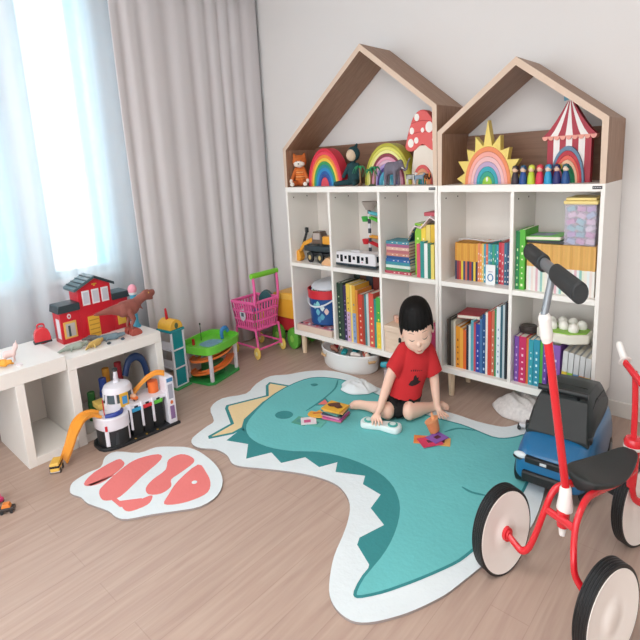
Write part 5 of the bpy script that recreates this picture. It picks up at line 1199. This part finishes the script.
for i, (x, y, c, l) in enumerate([(-.33, -.16, '#4a3f8f', 'purple'), (-.24, -.10, '#e8b83a', 'yellow'), (-.35, -.07, '#3f8fc8', 'blue'), (-.29, -.19, '#d8404f', 'red'), (-.23, -.18, '#5fb84a', 'green')]):
    o = MB().box(-.022, .022, -.020, .020, 0, .09).build('toy_carton', mat(c, .4), bevel=.004); o.location = (x, y, .222); o.rotation_euler = (0, 0, i*.7)
    tag(o, '%s toy carton lying inside the pink cart basket' % l, 'toy carton', 'cartons in the pink cart')
t = thing('toy_dump_truck', 'yellow and red toy dump truck with green wheels, behind pink cart', 'toy truck', (-.16, .165, 0), radians(0))
ym = mat('#eeb03a', .35, .04)
MB().prism([(-.125, .165), (.115, .165), (.135, .300), (.10, .312), (-.12, .300), (-.145, .26)], XZ, -.10, .10).build('dump_body', ym, t, bevel=.008, seg=3)
MB().prism([(-.110, .27), (.112, .275), (.118, .303), (-.112, .303)], XZ, -.102, -.099).build('body_ridge', mat('#f4c45a', .35), t, bevel=.001)
MB().box(-.14, .13, -.075, .075, .085, .160).build('chassis', mat('#c8303a', .35), t, bevel=.006)
for x in (-.085, .085):
    for y in (-.100, .100):
        w = MB().lathe([(0, -.022), (.050, -.022), (.060, -.015), (.060, .015), (.050, .022), (0, .022)], (x, y, .060), 30, ax='y').build('wheel', mat('#5fae3f', .4), t)
        MB().lathe([(0, -.0245), (.02, -.0245), (.02, .0245), (0, .0245)], (x, y, .060), 18, ax='y').build('wheel_hub', mat('#8fcf5a', .4), w)
    MB().cyl((x, -.085, .060), (x, .085, .060), .008, n=10).build('axle', bkp, t)
# ------------------------------------------------------------------ under the bookcases
t = thing('toy_basket', 'white oval rope-handled toy basket standing under the first bookcase', 'basket', (.495, .045, 0), radians(2))
wm = mat('#e6e4e2', .5, .03, 12)
MB().lathe([(0, 0), (.200, 0), (.212, .010), (.228, .088), (.222, .088), (.206, .012), (0, .008)], n=48, sy=.60).build('basket_body', wm, t)
MB().tube([(.227*cos(a), .60*.227*sin(a), .089) for a in [2*pi*k/32 for k in range(32)]], .005, 8, closed=True, sub=1).build('basket_rim', wm, t)
for s, a in ((0, radians(-128)), (1, radians(-20))):
    cx, cy = .232*cos(a), .60*.232*sin(a); tx, ty = -sin(a), .6*cos(a); L = math.hypot(tx, ty); tx, ty = tx/L, ty/L
    h_ = MB().tube([(cx-tx*.030, cy-ty*.03, .080), (cx-tx*.028+.004*cos(a), cy-ty*.028-.010, .066), (cx+tx*.028, cy+ty*.028-.010, .066), (cx+tx*.03, cy+ty*.03, .080)], .0022, 6).build('handle_cord', mat('#c8b090', .7), t)
    MB().cyl((cx-tx*.024, cy-ty*.024-.010, .066), (cx+tx*.024, cy+ty*.024-.010, .066), .0065, n=12).build('handle_grip', mat('#d8b080', .5), h_)
rr = random.Random(12)
for i, (x, y, c, l, sh) in enumerate([(-.13, -.01, '#d8404f', 'red', 'box'), (-.07, .03, '#e8c8b0', 'cream', 'ball'), (-.02, -.04, '#1f9aa0', 'teal', 'box'), (.04, .01, '#22858f', 'dark teal', 'box'), (.08, -.04, '#f0e6e0', 'white', 'ball'), (.13, .0, '#c86a5a', 'coral', 'box'), (.10, .05, '#2a2a2e', 'black', 'ball'), (-.10, -.05, '#8a5a4a', 'brown', 'ball'), (.0, .06, '#5fae6a', 'green', 'box'), (.16, -.02, '#e8d8c8', 'ivory', 'ball')]):
    M_ = Matrix.Rotation(rr.uniform(-.5, .5), 4, 'X') @ Matrix.Rotation(rr.uniform(-.6, .6), 4, 'Y') @ Matrix.Rotation(rr.uniform(0, 3), 4, 'Z')
    b = MB()
    if sh == 'box': b.box(-.038, .038, -.018, .018, -.012, .012, M=M_)
    else: b.cap(M_ @ Vector((-.022, 0, 0)), M_ @ Vector((.022, 0, 0)), .018, .014, 12)
    o = b.build('loose_toy', mat(c, .45), bevel=.004 if sh == 'box' else 0); o.location = (.495+x, .045+y, .112+.008*(i % 2)); tag(o, '%s loose toy heaped in the white oval basket' % l, 'toy', 'toys heaped in the white basket')
t = thing('toy_boat', 'teal tube-shaped toy on a patterned box behind the child knee', 'toy', (.845, .03, 0), radians(25))
MB().box(-.045, .055, -.04, .04, 0, .052).build('patterned_box', mat('#b9a7a8', .5, .5, 60), t, bevel=.003)
MB().cap((-.06, 0, .066), (.05, 0, .074), .014, .014, 14).build('teal_tube', mat('#2f9fb0', .35), t)
def crumple(name, label, loc, rz, sx, sy, h, m, seed, N=26, cat='cloth', rim=.0):
    rr = random.Random(seed); ks = [(rr.uniform(3, 14), rr.uniform(3, 14), rr.uniform(0, 6), rr.uniform(.3, 1)) for _ in range(9)]
    b = MB(); G = []
    for i in range(N+1):
        row_ = []
        for j in range(N+1):
            u, v = i/N*2-1, j/N*2-1; x = u*math.sqrt(1-v*v/2); y = v*math.sqrt(1-u*u/2); r = math.hypot(x, y)
            z = sum(w*abs(sin(a*x+c+b2*y)) for a, b2, c, w in ks)/len(ks)*1.2
            zz = h*max(0, (1-r**3))*(.35+z)+.003
            row_.append(b.bm.verts.new((x*sx*(1+.10*sin(5*math.atan2(y, x)+seed)), y*sy*(1+.10*cos(4*math.atan2(y, x)+seed)), zz)))
        G.append(row_)
    for i in range(N):
        for j in range(N): b._f([G[i][j], G[i+1][j], G[i+1][j+1], G[i][j+1]], 0)
    o = b.build(name, m, angle=180, fix=False); s = o.modifiers.new('s', 'SOLIDIFY'); s.thickness = .002; s.offset = 1
    o.location = loc; o.rotation_euler = (0, 0, rz); return tag(o, label, cat)
crumple('lace_bag', 'white crumpled lace bag lying under the second bookcase beside the blue car', (1.71, .085, .001), radians(-8), .195, .150, .105, mat('#e4dfdc', .9, .25, 60, .6), 3, cat='bag')
crumple('plastic_bag', 'crumpled thin white bag lying on the rug behind the child foot', (.775, -.235, .013), radians(20), .115, .085, .06, mat('#e9eef0', .35, .05, 20), 7, cat='bag')
# ------------------------------------------------------------------ things on the rug
RZ = .0125
t = thing('toy_remote', 'white rounded toy with two teal dials under the child right hand', 'toy', (1.158, -.540, RZ), radians(15))
b = MB(); b.prism(smooth2([(-.112, 0), (-.095, .038), (-.045, .036), (0, .027), (.045, .036), (.095, .038), (.112, 0), (.095, -.038), (.045, -.036), (0, -.027), (-.045, -.036), (-.095, -.038)], 3), XY, 0, .024)
b.build('toy_shell', mat('#e4efee', .3, .01), t, bevel=.008, seg=4)
for x in (-.066, .066):
    d_ = MB().lathe([(0, .0235), (.026, .0235), (.026, .027), (.022, .0285), (0, .0285)], (x, 0, 0), 28).build('dial', mat('#4ab0a8', .35), t)
    MB().lathe([(.012, .0285), (.016, .0285), (.016, .030), (.012, .030)], (x, 0, 0), 24).build('dial_ring', mat('#d8ece8', .3), d_)
rr = random.Random(21)
cc = [('#8f8a72', 'olive'), ('#d86a9a', 'pink'), ('#b84a8a', 'magenta'), ('#d8a0b8', 'pale pink'), ('#3a3f4a', 'dark'), ('#5a8f8a', 'grey-green'), ('#d8a05a', 'tan'), ('#eab23f', 'golden yellow')]
for i, (c, l) in enumerate(cc):
    o = MB().box(-.058, .058, -.052, .052, 0, .0085).build('picture_card', mat(c, .5, .12, 30), bevel=.001); o.location = (.893+rr.uniform(-.006, .006), -.592+rr.uniform(-.006, .006), RZ+.0088*i); o.rotation_euler = (0, 0, radians(10)+rr.uniform(-.15, .15))
    tag(o, '%s thick card, %s in the card stack beside the child foot' % (l, 'bottom' if i == 0 else ('topmost' if i == 7 else ORD[i]+' from bottom')), 'card', 'thick cards stacked on the rug')
o = MB().prism(smooth2([(-.045, -.02), (-.02, .015), (.0, .03), (.02, .012), (.045, .0), (.03, -.025), (0, -.02), (-.02, -.03)], 2), XY, 0, .003).build('animal_cutout', mat('#5a3226', .5)); o.location = (.893, -.585, RZ+.0715); tag(o, 'dark brown and cream animal shape lying on the topmost thick card', 'cutout')
for x, y, r, c, l, z in ((.765, -.735, .2, '#4fa08a', 'green', 0), (.800, -.715, .8, '#e8dfe4', 'white and pink', .0035), (.848, -.700, .3, '#62b7a8', 'mint', .0)):
    o = MB().box(-.042, .042, -.038, .038, 0, .003).box(-.025, .012, -.020, .010, .003, .0034, 1).build('picture_card', [mat(c, .5, .15, 40), mat('#d05a8a' if l.startswith('white') else '#3f8f8a', .5)]); o.location = (x, y, RZ+z); o.rotation_euler = (0, 0, r)
    tag(o, '%s thin card lying flat below the orange duck shape' % l, 'card')
o = MB().prism(smooth2([(-.055, -.01), (-.045, .03), (-.015, .025), (.0, .045), (.04, .04), (.06, .01), (.045, -.025), (.01, -.035), (-.03, -.03)], 3), XY, 0, .006).build('duck_card', mat('#efb040', .5, .05), bevel=.001); o.location = (.800, -.640, RZ+.008); o.rotation_euler = (0, 0, .5); tag(o, 'golden duck-shaped card lying left of the thick card stack', 'card')
o = MB().prism([(-.03, .0), (.02, .012), (.03, .006), (-.02, -.010)], XY, 0, .001).build('red_mark', mat('#c85a2f', .5)); o.location = (.795, -.635, RZ+.0142); o.rotation_euler = (0, 0, .5); tag(o, 'narrow red paper strip on the golden duck-shaped card', 'paper strip')
for x, y, r, c, l, z in ((1.385, -.462, .95, '#d83f66', 'crimson', .004), (1.425, -.425, .45, '#e0a85f', 'sandy orange', 0), (1.398, -.415, 1.3, '#8a5ab0', 'purple', .008), (1.345, -.462, .5, '#e88a4a', 'orange', 0)):
    s = .036 if l != 'crimson' else .042
    o = MB().box(-s, s, -s*.8, s*.8, 0, .0035).box(-.012, .014, -.010, .010, .0035, .0039, 1).build('picture_card', [mat(c, .5, .12, 40), mat('#5a2a3a', .5)]); o.location = (x+.045, y-.045, RZ+z); o.rotation_euler = (0, 0, r); o.scale = (1.25, 1.25, 1); tag(o, '%s card lying on the rug under the orange cup' % l, 'card')
t = thing('toy_cup', 'orange tapered toy cup tipped on the rug beside the child left hand', 'toy cup', (1.412, -.418, RZ+.001), radians(20))
M_ = Matrix.Rotation(radians(-22), 4, 'Y') @ Matrix.Translation((0, 0, .008))
MB().lathe([(0, 0), (.024, 0), (.026, .003), (.034, .048), (.030, .048), (.022, .005), (0, .004)], n=28).xform(M_).build('cup_body', mat('#e08a5a', .5, .05), t)
MB().lathe([(.0335, .044), (.036, .046), (.036, .050), (.030, .050)], n=28).xform(M_).build('cup_rim', mat('#e8a070', .5), t)
MB().cap((-.012, .0, .058), (-.020, .0, .078), .010, .005, 12).build('cup_tip', mat('#e39a6a', .5), t)
t = thing('toy_motorbike', 'tiny black and white toy vehicle on the rug border near the blue car', 'toy car', (1.742, -.118, RZ), radians(15))
MB().box(-.018, .018, -.012, .012, .010, .024).build('vehicle_body', whs, t, bevel=.003)
MB().box(.012, .036, -.015, .015, .004, .036).build('vehicle_cab', bkp, t, bevel=.004)
for x in (-.018, .022): MB().cyl((x, -.014, .009), (x, .014, .009), .009, n=16).build('wheel', bkp, t)
# ------------------------------------------------------------------ light and camera
W = bpy.data.worlds.new('sky'); S.world = W; W.use_nodes = True
bg = W.node_tree.nodes['Background']; bg.inputs[0].default_value = (.93, .97, 1.0, 1); bg.inputs[1].default_value = 2.6
def area(name, loc, size, size_y, energy, col, rot):
    l = bpy.data.lights.new(name, 'AREA'); l.shape = 'RECTANGLE'; l.size = size; l.size_y = size_y; l.energy = energy; l.color = col
    o = bpy.data.objects.new(name, l); C.objects.link(o); o.location = loc; o.rotation_euler = rot; return o
area('daylight_window', (-.86, -1.155, 1.70), .42, 1.85, 7, (.92, .97, 1), (0, -pi/2, 0)).rotation_euler = (pi/2, 0, -pi/2)
area('daylight_window', (-.86, -1.845, 1.70), .60, 1.85, 7, (.92, .97, 1), (pi/2, 0, -pi/2))
area('ceiling_fill', (2.0, -2.8, 2.74), 1.0, 1.0, 34, (1, .97, .93), (0, 0, 0))  # added fill light below the ceiling, not a fixture of the room
cam = bpy.data.cameras.new('camera'); co = bpy.data.objects.new('camera', cam); C.objects.link(co); S.camera = co
cam.sensor_fit = 'HORIZONTAL'; cam.sensor_width = 36; cam.lens = 504.29347/640*36
cam.shift_y = (261.56987-320)/640; cam.clip_start = .02
yaw, pitch, roll = .73888, -.19199, -.05328
fw = Vector((-sin(yaw)*cos(pitch), cos(yaw)*cos(pitch), sin(pitch)))
rt = fw.cross(Vector((0, 0, 1))).normalized(); up = rt.cross(fw)
r2 = cos(roll)*rt + sin(roll)*up; u2 = -sin(roll)*rt + cos(roll)*up
co.matrix_world = Matrix(((r2.x, u2.x, -fw.x, 2.59609), (r2.y, u2.y, -fw.y, -2.5247), (r2.z, u2.z, -fw.z, 1.39685), (0, 0, 0, 1)))
S.view_settings.view_transform = 'Standard'; S.view_settings.look = 'None'; S.view_settings.gamma = 1
S.view_settings.use_curve_mapping = False; S.view_settings.exposure = .34
S.cycles.use_denoising = True; S.cycles.max_bounces = 10; S.cycles.transparent_max_bounces = 16
S.cycles.sample_clamp_indirect = 6
